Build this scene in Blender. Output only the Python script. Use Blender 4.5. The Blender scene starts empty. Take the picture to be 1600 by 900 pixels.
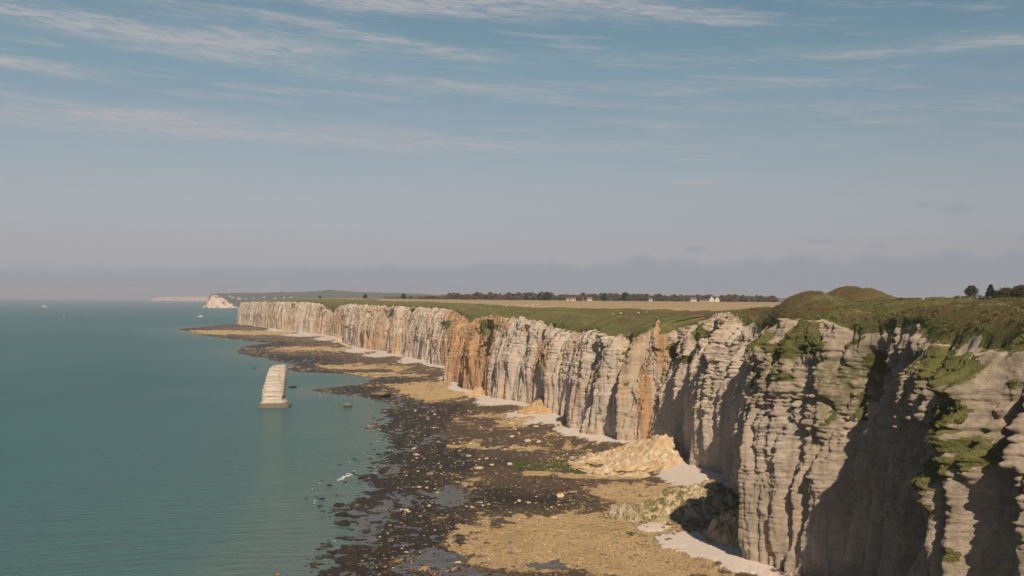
import bpy, math, random
import numpy as np
random.seed(7); RNG = np.random.default_rng(7)
R = math.radians
scn = bpy.context.scene
COL = scn.collection

# ------------------------------------------------------------------ camera
F = 1715.0; HC = 85.0; PITCH = 19.0 / F; ROLL = 0.008
fw = np.array([0, math.cos(PITCH), math.sin(PITCH)]); u0 = np.array([0, -math.sin(PITCH), math.cos(PITCH)])
xr = np.array([1.0, 0, 0])
rt = math.cos(ROLL) * xr + math.sin(ROLL) * u0
up = -math.sin(ROLL) * xr + math.cos(ROLL) * u0
from mathutils import Matrix, Vector
cd = bpy.data.cameras.new('camera'); cam = bpy.data.objects.new('camera', cd); COL.objects.link(cam)
cd.sensor_width = 36.0; cd.lens = F / 1600 * 36; cd.clip_start = 0.5; cd.clip_end = 90000
cam.matrix_world = Matrix(((rt[0], up[0], -fw[0], 0), (rt[1], up[1], -fw[1], 0), (rt[2], up[2], -fw[2], HC), (0, 0, 0, 1)))
scn.camera = cam

def ray(px, py):
    px = np.asarray(px, float)[..., None]; py = np.asarray(py, float)[..., None]
    return fw * F + rt * (px - 800) + up * (450 - py)
def ground(px, py, z=0.0):
    d = ray(px, py); t = (z - HC) / d[..., 2]
    return d[..., 0] * t, d[..., 1] * t
def atY(px, py, Y):
    d = ray(px, py); t = Y / d[..., 1]
    return d[..., 0] * t, HC + d[..., 2] * t
def project(X, Y, Z):
    w = Y * fw[1] + (Z - HC) * fw[2]
    a = X * rt[0] + Y * rt[1] + (Z - HC) * rt[2]; b = X * up[0] + Y * up[1] + (Z - HC) * up[2]
    return 800 + F * a / w, 450 - F * b / w

# ------------------------------------------------------------------ light
SUN_EL, SUN_A = R(43), R(-13)        # afternoon sun behind the camera, a little to the right
tosun = Vector((-math.sin(SUN_A) * math.cos(SUN_EL), -math.cos(SUN_A) * math.cos(SUN_EL), math.sin(SUN_EL)))
sl = bpy.data.lights.new('sun', 'SUN'); so = bpy.data.objects.new('sun', sl); COL.objects.link(so)
so.rotation_euler = tosun.to_track_quat('Z', 'Y').to_euler(); so.location = (0, -200, 300)
sl.energy = 5.0; sl.angle = R(0.6); sl.color = (1.0, 0.83, 0.64)
scn.view_settings.view_transform = 'Standard'; scn.view_settings.look = 'None'
scn.view_settings.exposure = 0.0; scn.view_settings.gamma = 1.0; scn.view_settings.use_curve_mapping = False

W = bpy.data.worlds.new('World'); scn.world = W; W.use_nodes = True
nt = W.node_tree; nt.nodes.clear()
class NB:
    def __init__(s, nt): s.nt = nt
    def n(s, t, **k):
        o = s.nt.nodes.new(t)
        for a, v in k.items(): setattr(o, a, v)
        return o
    def put(s, inp, v):
        if isinstance(v, bpy.types.NodeSocket): s.nt.links.new(v, inp)
        else: inp.default_value = v
    def m(s, op, a, b=0.0, c=0.0, clamp=False):
        o = s.n('ShaderNodeMath', operation=op, use_clamp=clamp)
        s.put(o.inputs[0], a); s.put(o.inputs[1], b); s.put(o.inputs[2], c); return o.outputs[0]
    def ss(s, v, a, b):
        o = s.n('ShaderNodeMapRange', interpolation_type='SMOOTHSTEP')
        s.put(o.inputs[0], v); s.put(o.inputs[1], a); s.put(o.inputs[2], b); return o.outputs[0]
    def mix(s, f, a, b, t='MIX'):
        o = s.n('ShaderNodeMix', data_type='RGBA', blend_type=t)
        s.put(o.inputs[0], f)
        for i, v in ((6, a), (7, b)):
            s.put(o.inputs[i], v if isinstance(v, bpy.types.NodeSocket) else (*v, 1))
        return o.outputs[2]
    def noise(s, vec, scale=1, detail=4, rough=.55, dist=0):
        o = s.n('ShaderNodeTexNoise'); s.put(o.inputs['Vector'], vec); s.put(o.inputs['Scale'], scale)
        s.put(o.inputs['Detail'], detail); s.put(o.inputs['Roughness'], rough); s.put(o.inputs['Distortion'], dist); return o.outputs[0]
    def scale(s, vec, sx, sy, sz):
        o = s.n('ShaderNodeMapping'); s.put(o.inputs[0], vec); o.inputs[3].default_value = (sx, sy, sz); return o.outputs[0]
    def ramp(s, f, stops, interp='LINEAR'):
        o = s.n('ShaderNodeValToRGB'); o.color_ramp.interpolation = interp; e = o.color_ramp.elements
        while len(e) < len(stops): e.new(.5)
        for k, (p, c) in zip(e, stops): k.position = p; k.color = (*c, 1)
        s.put(o.inputs[0], f); return o.outputs[0]
    def attr(s, name):
        o = s.n('ShaderNodeAttribute', attribute_name=name); return o.outputs['Fac']

def build_world():
    b = NB(nt)
    tc = b.n('ShaderNodeTexCoord'); sep = b.n('ShaderNodeSeparateXYZ'); b.put(sep.inputs[0], tc.outputs['Generated'])
    x, y, z = sep.outputs
    sky = b.n('ShaderNodeTexSky', sky_type='NISHITA', sun_disc=False)
    sky.sun_elevation = SUN_EL; sky.sun_rotation = math.atan2(tosun.x, tosun.y)
    sky.altitude = 80; sky.air_density = 1.0; sky.dust_density = 0.6; sky.ozone_density = 1.6
    # azimuth and elevation in degrees (world directions, x east of view axis)
    az = b.m('MULTIPLY', b.m('ARCTAN2', x, y), 180 / math.pi)
    el = b.m('MULTIPLY', b.m('ARCSINE', z), 180 / math.pi)
    elp = b.m('MAXIMUM', el, 0.0)
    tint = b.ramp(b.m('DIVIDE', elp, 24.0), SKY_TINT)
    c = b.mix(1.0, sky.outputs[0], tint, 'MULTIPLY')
    comb = b.n('ShaderNodeCombineXYZ'); b.put(comb.inputs[0], az); b.put(comb.inputs[1], b.m('ADD', el, b.m('MULTIPLY', az, .06))); comb.inputs[2].default_value = 3.3
    v = comb.outputs[0]
    warp = b.m('MULTIPLY', b.m('SUBTRACT', b.noise(b.scale(v, .12, .5, 1), 1, 3), .5), 2.4)
    fine = b.noise(b.scale(v, .16, 2.2, 1), 1, 6, .62, .4)
    fine2 = b.noise(b.scale(v, .9, 7.0, 1), 1, 5, .6, .6)
    # thin wide cirrus veil
    veil = b.m('MULTIPLY', b.ss(b.m('ADD', b.m('MULTIPLY', fine, .8), b.m('MULTIPLY', fine2, .2)), .47, .72), b.m('MULTIPLY', b.ss(el, 4.5, 9.0), .42))
    tot = veil
    sx = 180 / math.pi / F
    for (px, py, hw, th, slope, a) in STREAKS:
        ca = (px - 800) * sx; ce = (469 + .008 * (px - 800) - py) * sx
        dx = b.m('DIVIDE', b.m('SUBTRACT', az, ca), hw * sx)
        yy = b.m('SUBTRACT', b.m('SUBTRACT', el, ce), b.m('MULTIPLY', b.m('SUBTRACT', az, ca), slope))
        dy = b.m('DIVIDE', b.m('ADD', yy, b.m('MULTIPLY', warp, th * sx * .8)), th * sx)
        r2 = b.m('ADD', b.m('MULTIPLY', dx, dx), b.m('MULTIPLY', dy, dy))
        g = b.m('MULTIPLY', b.m('EXPONENT', b.m('MULTIPLY', r2, -.7)), 1.1)
        tot = b.m('ADD', tot, b.m('MULTIPLY', g, b.m('MULTIPLY', b.m('ADD', b.m('MULTIPLY', b.ss(fine2, .25, .75), 1.1), .2), a)))
    tot = b.m('MINIMUM', tot, .75)
    c = b.mix(tot, c, CLOUD_COL)
    # small grey clouds and the low bank on the horizon
    dk = 0.0
    for (px, py, hw, th, a) in DARKS:
        ca = (px - 800) * sx; ce = (469 + .008 * (px - 800) - py) * sx
        dx = b.m('DIVIDE', b.m('SUBTRACT', az, ca), hw * sx); dy = b.m('DIVIDE', b.m('SUBTRACT', el, ce), th * sx)
        r2 = b.m('ADD', b.m('ADD', b.m('MULTIPLY', dx, dx), b.m('MULTIPLY', dy, dy)), b.m('MULTIPLY', b.m('SUBTRACT', fine2, .5), 2.5))
        dk = b.m('ADD', dk, b.m('MULTIPLY', b.ss(r2, 1.4, .2), a))
    bumps = b.noise(b.scale(v, .55, .25, 1), 1, 5, .6)
    top = b.m('ADD', b.m('ADD', b.m('MULTIPLY', az, .024), 1.85), b.m('MULTIPLY', b.m('SUBTRACT', bumps, .5), b.m('MULTIPLY', b.ss(az, -22, 10), 2.0)))
    bank = b.ss(b.m('SUBTRACT', el, top), .22, -.30)
    bank = b.m('MULTIPLY', bank, .55)
    c = b.mix(b.m('MINIMUM', b.m('ADD', dk, bank), 1.0), c, BANK_COL)
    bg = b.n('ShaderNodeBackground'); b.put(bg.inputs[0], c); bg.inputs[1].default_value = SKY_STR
    out = b.n('ShaderNodeOutputWorld'); nt.links.new(bg.outputs[0], out.inputs[0])
SKY_STR = 0.10
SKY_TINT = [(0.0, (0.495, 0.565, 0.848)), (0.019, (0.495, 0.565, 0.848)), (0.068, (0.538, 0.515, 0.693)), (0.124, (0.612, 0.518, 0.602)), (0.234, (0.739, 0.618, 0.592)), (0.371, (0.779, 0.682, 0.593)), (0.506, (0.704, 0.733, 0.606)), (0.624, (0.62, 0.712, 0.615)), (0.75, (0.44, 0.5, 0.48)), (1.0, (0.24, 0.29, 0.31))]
CLOUD_COL = (4.7, 4.5, 4.65)
BANK_COL = (2.75, 2.95, 3.55)
STREAKS = [(250, 78, 260, 18, -.05, .42), (400, 84, 110, 12, -.02, .42), (90, 66, 160, 9, -.06, .3), (640, 78, 130, 6, -.13, .5), (60, 137, 90, 6, -.06, .8),
           (200, 203, 200, 12, -.02, .55), (260, 196, 60, 7, .03, .35), (560, 226, 340, 8, -.01, .5), (560, 12, 320, 12, -.06, .7), (1030, 30, 110, 9, -.10, .6),
           (900, 8, 240, 9, .01, .5), (600, 130, 190, 7, -.08, .35), (1060, 100, 260, 6, -.03, .22), (1550, 105, 170, 9, -.02, .3),
           (1070, 287, 40, 4, 0, .45), (330, 40, 200, 12, -.06, .25), (1000, 140, 300, 8, 0, .2)]
DARKS = [(1415, 330, 16, 4, .35), (1460, 338, 22, 6, .45), (1083, 390, 20, 5, .4), (1060, 378, 8, 3, .25), (1268, 381, 22, 3, .4), (1353, 390, 18, 4, .35), (1575, 384, 36, 10, .35)]
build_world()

# ------------------------------------------------------------------ noise
def _h(ix, iy, iz, seed):
    h = (ix.astype(np.uint32) * np.uint32(374761393)) ^ (iy.astype(np.uint32) * np.uint32(668265263)) ^ (iz.astype(np.uint32) * np.uint32(2147483647 - 1013904223)) ^ np.uint32(seed * 144269 + 97)
    h = (h ^ (h >> np.uint32(13))) * np.uint32(1274126177); h = (h ^ (h >> np.uint32(16))) * np.uint32(2246822519)
    return h ^ (h >> np.uint32(15))
def pn(x, y, seed=0):
    """2-D gradient noise, about -1..1"""
    x = np.asarray(x, np.float64); y = np.asarray(y, np.float64); x, y = np.broadcast_arrays(x, y)
    xf = np.floor(x); yf = np.floor(y); ix = xf.astype(np.int64).astype(np.int32); iy = yf.astype(np.int64).astype(np.int32)
    fx = (x - xf).astype(np.float32); fy = (y - yf).astype(np.float32)
    z0 = np.zeros(1, np.int32)
    def g(i, j, dx, dy):
        a = _h(i, j, z0, seed).astype(np.float32) * np.float32(2 * math.pi / 4294967296.0)
        return np.cos(a) * dx + np.sin(a) * dy
    u = fx * fx * fx * (fx * (fx * 6 - 15) + 10); v = fy * fy * fy * (fy * (fy * 6 - 15) + 10)
    a = g(ix, iy, fx, fy); b = g(ix + 1, iy, fx - 1, fy); c = g(ix, iy + 1, fx, fy - 1); d = g(ix + 1, iy + 1, fx - 1, fy - 1)
    return (a + u * (b - a) + v * ((c + u * (d - c)) - (a + u * (b - a)))) * 1.5
def fbm(x, y, seed=0, oct=4, gain=.5, lac=2.03):
    s = 0; a = 1
    for k in range(oct):
        s = s + a * pn(x, y, seed + k); x = x * lac + 13.7; y = y * lac + 7.1; a *= gain
    return s
def sst(a, b, x):
    t = np.clip((x - a) / (b - a), 0, 1); return t * t * (3 - 2 * t)

# ------------------------------------------------------------------ mesh helpers
def make_mesh(name, V, Fa, mat=None, smooth=False, attrs=None):
    me = bpy.data.meshes.new(name)
    V = np.ascontiguousarray(V, np.float32); Fa = np.ascontiguousarray(Fa, np.int32); k = Fa.shape[1]
    me.vertices.add(len(V)); me.vertices.foreach_set('co', V.ravel())
    me.loops.add(Fa.size); me.loops.foreach_set('vertex_index', Fa.ravel())
    me.polygons.add(len(Fa)); me.polygons.foreach_set('loop_start', np.arange(0, Fa.size, k, dtype=np.int32))
    me.polygons.foreach_set('loop_total', np.full(len(Fa), k, np.int32))
    if smooth: me.polygons.foreach_set('use_smooth', np.ones(len(Fa), bool))
    for an, av in (attrs or {}).items():
        a = me.attributes.new(an, 'FLOAT', 'POINT'); a.data.foreach_set('value', np.ascontiguousarray(av, np.float32).ravel())
    if mat is not None: me.materials.append(mat)
    me.update(calc_edges=True)
    return me
def link(name, me, parent=None, loc=None):
    o = bpy.data.objects.new(name, me); COL.objects.link(o)
    if parent is not None: o.parent = parent
    if loc is not None: o.location = loc
    return o
def struct(o, kind='structure'): o['kind'] = kind; return o
def tag(o, label, cat, group=None):
    o['label'] = label; o['category'] = cat
    if group: o['group'] = group
    return o
def grid_faces(n, m):
    i = np.arange(n - 1)[:, None]; j = np.arange(m - 1)[None, :]
    a = (i * m + j).ravel(); return np.stack([a, a + m, a + m + 1, a + 1], 1)
def submesh(V, Fa, sel, attrs):
    f = Fa[sel]; used, inv = np.unique(f.ravel(), return_inverse=True)
    return V[used], inv.reshape(f.shape), {k: a[used] for k, a in attrs.items()}

# ------------------------------------------------------------------ materials
def mat(name):
    m = bpy.data.materials.new(name); m.use_nodes = True; m.node_tree.nodes.clear(); b = NB(m.node_tree)
    p = b.n('ShaderNodeBsdfPrincipled'); o = b.n('ShaderNodeOutputMaterial'); m.node_tree.links.new(p.outputs[0], o.inputs[0])
    g = b.n('ShaderNodeNewGeometry'); return m, b, p, g.outputs['Position']
def bump(b, p, h, dist, strength=1.0):
    o = b.n('ShaderNodeBump'); b.put(o.inputs['Height'], h); o.inputs['Distance'].default_value = dist; o.inputs['Strength'].default_value = strength
    b.nt.links.new(o.outputs[0], p.inputs['Normal'])

def rock_mat(name, base, warm, dark, strata=1.0):
    m, b, p, P = mat(name)
    big = b.noise(b.scale(P, .03, .03, .02), 1, 4)
    c = b.mix(b.ss(big, .35, .65), base, warm)
    wob = b.noise(b.scale(P, .04, .04, .04), 1, 3)
    sepn = b.n('ShaderNodeSeparateXYZ'); b.put(sepn.inputs[0], P)
    zz = b.m('ADD', sepn.outputs[2], b.m('MULTIPLY', wob, 5.0))
    cv = b.n('ShaderNodeCombineXYZ'); b.put(cv.inputs[0], b.m('MULTIPLY', sepn.outputs[0], .03)); b.put(cv.inputs[1], b.m('MULTIPLY', sepn.outputs[1], .03)); b.put(cv.inputs[2], zz)
    lay = b.noise(cv.outputs[0], .75, 4, .7)
    layf = b.noise(cv.outputs[0], 2.6, 3, .7)
    blotch = b.noise(P, .5, 6, .65)
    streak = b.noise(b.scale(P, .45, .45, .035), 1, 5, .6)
    och = b.attr('ochre')
    oc = b.mix(b.ss(blotch, .3, .7), (.52, .27, .10), (.62, .38, .16))
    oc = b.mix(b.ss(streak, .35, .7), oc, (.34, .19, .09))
    c = b.mix(b.m('MULTIPLY', och, .92), c, oc)
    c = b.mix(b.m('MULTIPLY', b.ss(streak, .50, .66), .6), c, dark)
    c = b.mix(b.m('MULTIPLY', b.ss(lay, .50, .38), b.m('MULTIPLY', b.ss(blotch, .3, .6), .34 * strata)), c, tuple(x * .55 for x in dark))
    c = b.mix(b.m('MULTIPLY', b.ss(layf, .46, .36), .22 * strata), c, tuple(x * .6 for x in dark))
    c = b.mix(b.m('MULTIPLY', b.ss(blotch, .50, .75), .35), c, tuple(min(1, x * 1.12) for x in base))
    c = b.mix(b.m('MULTIPLY', b.ss(b.noise(P, 1.5, 6, .8), .52, .66), .6), c, tuple(x * .6 for x in dark))  # dark stain speckle, its contrast raised to paint in tiny shadow specks
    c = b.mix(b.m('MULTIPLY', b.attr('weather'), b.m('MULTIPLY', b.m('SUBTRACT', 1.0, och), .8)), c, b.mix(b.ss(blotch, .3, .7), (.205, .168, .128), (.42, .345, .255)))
    mo = b.attr('moss')
    mf = b.m('MULTIPLY', mo, b.ss(b.noise(P, .35, 5, .7), .40, .55))
    c = b.mix(mf, c, (.13, .135, .045))
    wet = b.attr('wet')
    c = b.mix(b.m('MULTIPLY', wet, .9), c, (.13, .115, .085))
    b.put(p.inputs['Base Color'], c); p.inputs['Roughness'].default_value = .9; p.inputs['Specular IOR Level'].default_value = .2
    vo = b.n('ShaderNodeTexVoronoi', feature='DISTANCE_TO_EDGE'); b.put(vo.inputs['Vector'], b.scale(P, .35, .35, .22)); vo.inputs['Scale'].default_value = 1.0
    crack = b.ss(vo.outputs['Distance'], .0, .05)
    h = b.m('ADD', b.m('ADD', b.m('MULTIPLY', crack, .06), b.m('ADD', b.m('MULTIPLY', lay, .3), b.m('MULTIPLY', layf, .4))), b.m('ADD', b.m('MULTIPLY', blotch, .9), b.m('MULTIPLY', b.noise(P, 2.6, 6, .8), .9)))
    bump(b, p, h, .55, .8)
    return m
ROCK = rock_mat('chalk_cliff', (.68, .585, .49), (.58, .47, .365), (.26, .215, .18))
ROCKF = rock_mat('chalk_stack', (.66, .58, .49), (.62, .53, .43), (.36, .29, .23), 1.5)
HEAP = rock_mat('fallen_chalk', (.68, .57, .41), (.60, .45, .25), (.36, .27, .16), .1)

def grass_mat():
    m, b, p, P = mat('rough_grass')
    n1 = b.noise(P, .035, 4, .6); n2 = b.noise(P, .25, 5, .65); n3 = b.noise(P, 1.6, 4, .7)
    c = b.mix(b.ss(n1, .35, .65), (.125, .135, .045), (.175, .170, .060))
    c = b.mix(b.m('MULTIPLY', b.ss(n2, .48, .68), .7), c, (.23, .20, .085))
    br = b.attr('bracken')
    c = b.mix(b.m('MULTIPLY', br, b.ss(b.m('ADD', b.m('MULTIPLY', n2, .6), b.m('MULTIPLY', n3, .4)), .36, .56)), c, (.15, .098, .055))
    c = b.mix(b.m('MULTIPLY', b.ss(n3, .5, .75), .45), c, (.065, .072, .028))
    c = b.mix(b.m('MULTIPLY', b.attr('path'), .8), c, (.33, .29, .17))
    b.put(p.inputs['Base Color'], c); p.inputs['Roughness'].default_value = .95; p.inputs['Specular IOR Level'].default_value = .1
    bump(b, p, b.m('ADD', b.m('MULTIPLY', n2, 1.5), n3), .8, 1.0)
    return m
GRASS = grass_mat()
def field_mat():
    m, b, p, P = mat('stubble_field')
    n1 = b.noise(b.scale(P, .004, .0012, 1), 1, 4, .6); n2 = b.noise(b.scale(P, .05, .012, 1), 1, 4, .6); n3 = b.noise(P, .6, 3)
    c = b.mix(b.ss(n1, .4, .6), (.35, .26, .155), (.40, .305, .18))
    c = b.mix(b.m('MULTIPLY', b.ss(n2, .45, .7), .5), c, (.30, .23, .13))
    far = b.attr('strip'); c = b.mix(far, c, (.20, .20, .09))
    c = b.mix(b.m('MULTIPLY', n3, .3), c, (.28, .21, .12))
    b.put(p.inputs['Base Color'], c); p.inputs['Roughness'].default_value = 1; p.inputs['Specular IOR Level'].default_value = .1
    return m
FIELD = field_mat()

def simple(name, col, rough=.8, var=.0, spec=.3, sc=1.0, metal=0):
    m, b, p, P = mat(name)
    if var:
        n = b.noise(P, sc, 4, .6); c = b.mix(b.ss(n, .35, .65), tuple(x * (1 - var) for x in col), tuple(min(1, x * (1 + var)) for x in col)); b.put(p.inputs['Base Color'], c)
    else: p.inputs['Base Color'].default_value = (*col, 1)
    p.inputs['Roughness'].default_value = rough; p.inputs['Specular IOR Level'].default_value = spec; p.inputs['Metallic'].default_value = metal
    return m

# ------------------------------------------------------------------ coast line
near_xy = [(150, -420), (120, -260), (112, -100), (108, 20), (104, 95), (96, 130), (88, 152), (87, 172), (83, 190), (76, 206), (79, 222), (88, 240), (93, 258), (94, 276), (91, 296), (85, 315), (79, 333)]
picks = [(1182, 892), (1168, 800), (1119, 757), (1083, 727), (1060, 712), (1030, 700), (1003, 694), (985, 694), (955, 692), (925, 684), (902, 678), (878, 660), (861, 652), (840, 642), (819, 634), (795, 630), (772, 626),
         (760, 622), (737, 615), (718, 610), (703, 594), (703, 578), (653, 565), (603, 551), (569, 547), (537, 539), (531, 528), (481, 521), (444, 517), (394, 509), (369, 506)]
bx, by = ground([p[0] for p in picks], [p[1] for p in picks], 2.0)
far_xy = [(bx[-1] - 14, by[-1] + 60), (bx[-1] + 30, by[-1] + 160), (-600, 3900), (-300, 4300), (0, 4700), (200, 5300)]
CP = np.array(near_xy + list(zip(bx, by)) + far_xy)
seg = np.hypot(*np.diff(CP, axis=0).T); sc_ = np.concatenate([[0], np.cumsum(seg)])
# dense resample + light smoothing
U = np.arange(0, sc_[-1], 1.0); CX = np.interp(U, sc_, CP[:, 0]); CY = np.interp(U, sc_, CP[:, 1])
def gsm(a, sg):
    k = np.exp(-.5 * (np.arange(-3 * sg, 3 * sg + 1) / sg) ** 2); k /= k.sum()
    return np.convolve(np.pad(a, 3 * sg, mode='edge'), k, mode='valid')
CXs, CYs = gsm(CX, 4), gsm(CY, 4)
def inl_dir(Y):
    a = np.interp(Y, [0, 500, 900, 1500, 3500], np.radians([2, 4, 6, 14, 20])); return np.cos(a), np.sin(a)

top_pick = np.array([(360, 474), (380, 472), (450, 472), (480, 473), (505, 475), (513, 484), (524, 492), (533, 488), (537, 477), (560, 476), (600, 479), (640, 480), (690, 483), (715, 486), (730, 500), (745, 508), (760, 500),
    (775, 493), (790, 497), (840, 499), (860, 512), (880, 517), (900, 521), (930, 519), (960, 522), (1000, 533), (1018, 528), (1028, 522), (1035, 494), (1041, 524), (1050, 535), (1070, 520), (1090, 512), (1110, 508), (1130, 494), (1150, 487),
    (1168, 498), (1180, 520), (1200, 517), (1240, 512), (1255, 530), (1270, 540), (1280, 505), (1300, 500), (1330, 506), (1350, 535), (1365, 525), (1380, 512), (1400, 517), (1430, 513), (1450, 508), (1470, 530), (1500, 542), (1530, 545), (1560, 560), (1600, 553), (1700, 550)], float)

def zplat(X, Y):
    z = 79.0 + 6.5 * sst(900, 2700, Y) + 7.0 * sst(760, 430, Y)
    z = z - 9.0 * sst(-480, -850, X) * sst(1500, 2500, Y)
    for (px, py, YY, sx_, sy_, h) in ((1243, 0, 500, 16, 24, 12.5), (1322, 0, 545, 15, 20, 9.8), (1368, 0, 520, 11, 14, 5.0), (1610, 0, 262, 18, 26, 1.6), (1440, 0, 340, 14, 20, .6)):
        cx = (px - 800) / F * YY
        z = z + h * np.exp(-((X - cx) / sx_) ** 2 - ((Y - YY) / sy_) ** 2)
    z = z + .7 * fbm(X / 60, Y / 60, 41, 3) * sst(4000, 600, Y)
    return z
def g2(px, py, c):      # gaussian blobs in view angles, evaluated on the surface itself
    s = 0
    for (a, b_, rx, ry, *w) in c: s = s + (w[0] if w else 1) * np.exp(-((px - a) / rx) ** 2 - ((py - b_) / ry) ** 2)
    return s
OCH = [(733, 560, 26, 80, 2.3), (715, 530, 16, 60, 1.6), (775, 498, 16, 16, 1.3), (765, 520, 8, 30, .8), (1008, 640, 11, 65, 2.0), (1034, 530, 9, 50, 2.2), (848, 555, 10, 28, 1.2), (575, 535, 16, 30, .9), (600, 520, 14, 45, .5),
       (530, 505, 12, 25, .8), (500, 500, 12, 25, .5), (640, 500, 10, 40, .35), (990, 520, 22, 30, .7), (1060, 560, 10, 30, .3), (900, 545, 10, 22, .5), (975, 600, 8, 60, .5), (1210, 560, 25, 30, .22), (420, 500, 30, 25, .35),
       (1235, 600, 35, 30, .3), (1335, 620, 60, 60, .15), (920, 680, 20, 12, .8)]
GRN = [(1487, 580, 34, 20), (1484, 655, 30, 26), (1542, 708, 42, 30), (1470, 738, 22, 32), (1234, 588, 28, 10, .8), (1228, 548, 34, 13), (1255, 530, 24, 20), (1350, 630, 9, 40, .8), (1362, 568, 16, 14), (1296, 652, 6, 22, .8), (1480, 548, 24, 8, .8),
       (1180, 600, 6, 36, .6), (1465, 800, 10, 14, .8), (1490, 868, 14, 14, .8), (1590, 600, 14, 10, .8), (1075, 562, 12, 8, .9), (1050, 548, 10, 14), (1095, 518, 10, 14, .8), (985, 552, 10, 8, .7), (940, 585, 6, 14, .6), (984, 600, 8, 8, .6), (700, 505, 12, 14, .6), (757, 508, 8, 20, .9), (1280, 545, 16, 10, .8)]

def _rnd(i, j, seed):
    return _h(i.astype(np.int32), j.astype(np.int32), np.zeros(1, np.int32), seed).astype(np.float32) / np.float32(4294967296.0)
def blocks(u, z, cu, cz, seed):
    """joint-bounded blocks: a random step for every cell of a running bond"""
    row = np.floor(z / cz); off = _rnd(row, row * 0, seed) * 7.0; wv = .6 + .9 * _rnd(row, row * 0 + 3, seed)
    col = np.floor(u / (cu * wv) + off); return _rnd(row, col, seed + 1) - .5
def wall_fields(uu, Z, T, near):
    """outward displacement in metres; uu metres along coast, Z height, T height over rock-top height"""
    w = uu + 14 * pn(uu / 75, uu * 0, 5) + 4 * pn(uu / 30, Z / 110, 3) + .5 * pn(uu / 9, Z / 22, 4) * sst(.3, .7, T)
    b1 = np.abs(pn(w / 72, Z * 0 + .5, 11)); b2 = np.abs(pn(w / 31, Z / 230, 12)); b3 = np.abs(pn(w / 12, Z / 260, 13)); b4 = np.abs(pn(w / 4.6, Z / 110, 14))
    att = 1 - near * sst(.88, .98, T)
    D = 13 * b1 + 15.0 * b2 + (6.4 * b3 * (.6 + .6 * T) + 3.0 * b4) * att
    ch = sst(.13, .0, np.abs(pn(w / 21 + 5.3, Z / 140, 18))) * sst(-.1, .35, pn(uu / 40, Z / 60, 19) + .15)
    D = D - 4.5 * ch * (.35 + .65 * T)
    D = D + 3.0 * (1 - T) ** 3 + 1.0 * pn(uu / 15, Z / 50, 15) * sst(.3, .6, T) + .4 * pn(uu / 6, Z / 20, 16) * sst(.4, .75, T)
    D = D - 2.4 * sst(.70, 1.0, T) * (1 - 2.6 * np.abs(pn(uu / 8, Z / 90, 17)))
    D = D - 10.0 * near ** .5 * sst(.20, .0, np.abs(pn(uu / 17 + 2.7 + .25 * pn(Z / 30, uu / 40, 24), Z / 130, 25))) * sst(.05, .5, T + .3 * pn(uu / 13, Z * 0, 26)) * sst(1.0, .9, T)
    H = Z / np.maximum(T, .02); D = D - .035 * Z - (.25 - .13 * near) * np.maximum(Z - .48 * H * (1 + .25 * pn(uu / 25, Z * 0, 20)), 0) - 4.0 * sst(.84, 1.02, T) ** 2
    return D - 16.0
def fine_fields(uu, Z, T, sz, att=1.0, bk=1.0):
    zz = Z + 1.3 * pn(uu / 90, Z * 0, 31) + .07 * pn(uu / 6, Z / 6, 32)
    up_ = sst(.30, .65, T + .25 * pn(uu / 30, Z / 30, 38))
    m1 = np.clip(.5 + 1.2 * pn(uu / 12, Z / 9, 33), 0, 1)
    lay = _rnd(np.floor(zz / 1.1), zz * 0, 39) - .5; layf = _rnd(np.floor(zz / .62), zz * 0, 40) - .5
    D = (.12 + .32 * up_ * m1) * lay + (.12 + .22 * up_) * layf
    uw = uu + .5 * pn(uu / 3, zz / 5, 53)
    D = D + bk * ((.5 + .5 * up_) * (3.2 * blocks(uw, zz + 40, 5.2, 24.0, 54) + 1.9 * blocks(uw, zz, 2.4, 9.5, 42)) + (.2 + .8 * up_) * (1.1 * blocks(uw, zz, 1.5, 3.3, 44) + .8 * blocks(uw, zz, 2.2, 1.1, 57)))
    D = D + (.15 + .35 * up_) * blocks(uw, zz, .9, .62, 46)
    for per, dep, sd in ((5.5, .9, 55), (1.1, .35, 56)):
        q = zz / per; fr = q - np.round(q); D = D - bk * dep * np.exp(-(fr * per / .24) ** 2) * (.2 + .8 * up_) * sst(-.1, .25, pn(uu / 7 + np.round(q) * 3.7, np.round(q) * 1.3 + .5, sd))
    D = D + (.22 + .2 * up_) * fbm(uu / 1.8, zz / 1.8, 34, 3, .6) + 1.2 * np.abs(pn(uu / 2.3, Z / 24, 36)) + .5 * np.abs(pn(uu / 1.0, Z / 11, 48))
    D = D - 3.4 * sst(.13, .0, np.abs(pn(uu / 7.5, Z / 60, 37))) * (.5 + .5 * up_) * sst(-.2, .2, pn(uu / 14, Z / 30, 49)) - 1.4 * sst(.09, .0, np.abs(pn(uu / 2.6 + zz * .03, Z / 16, 50))) * up_ * sst(-.1, .3, pn(uu / 9, Z / 12, 52))
    return D * sz * att

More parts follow.
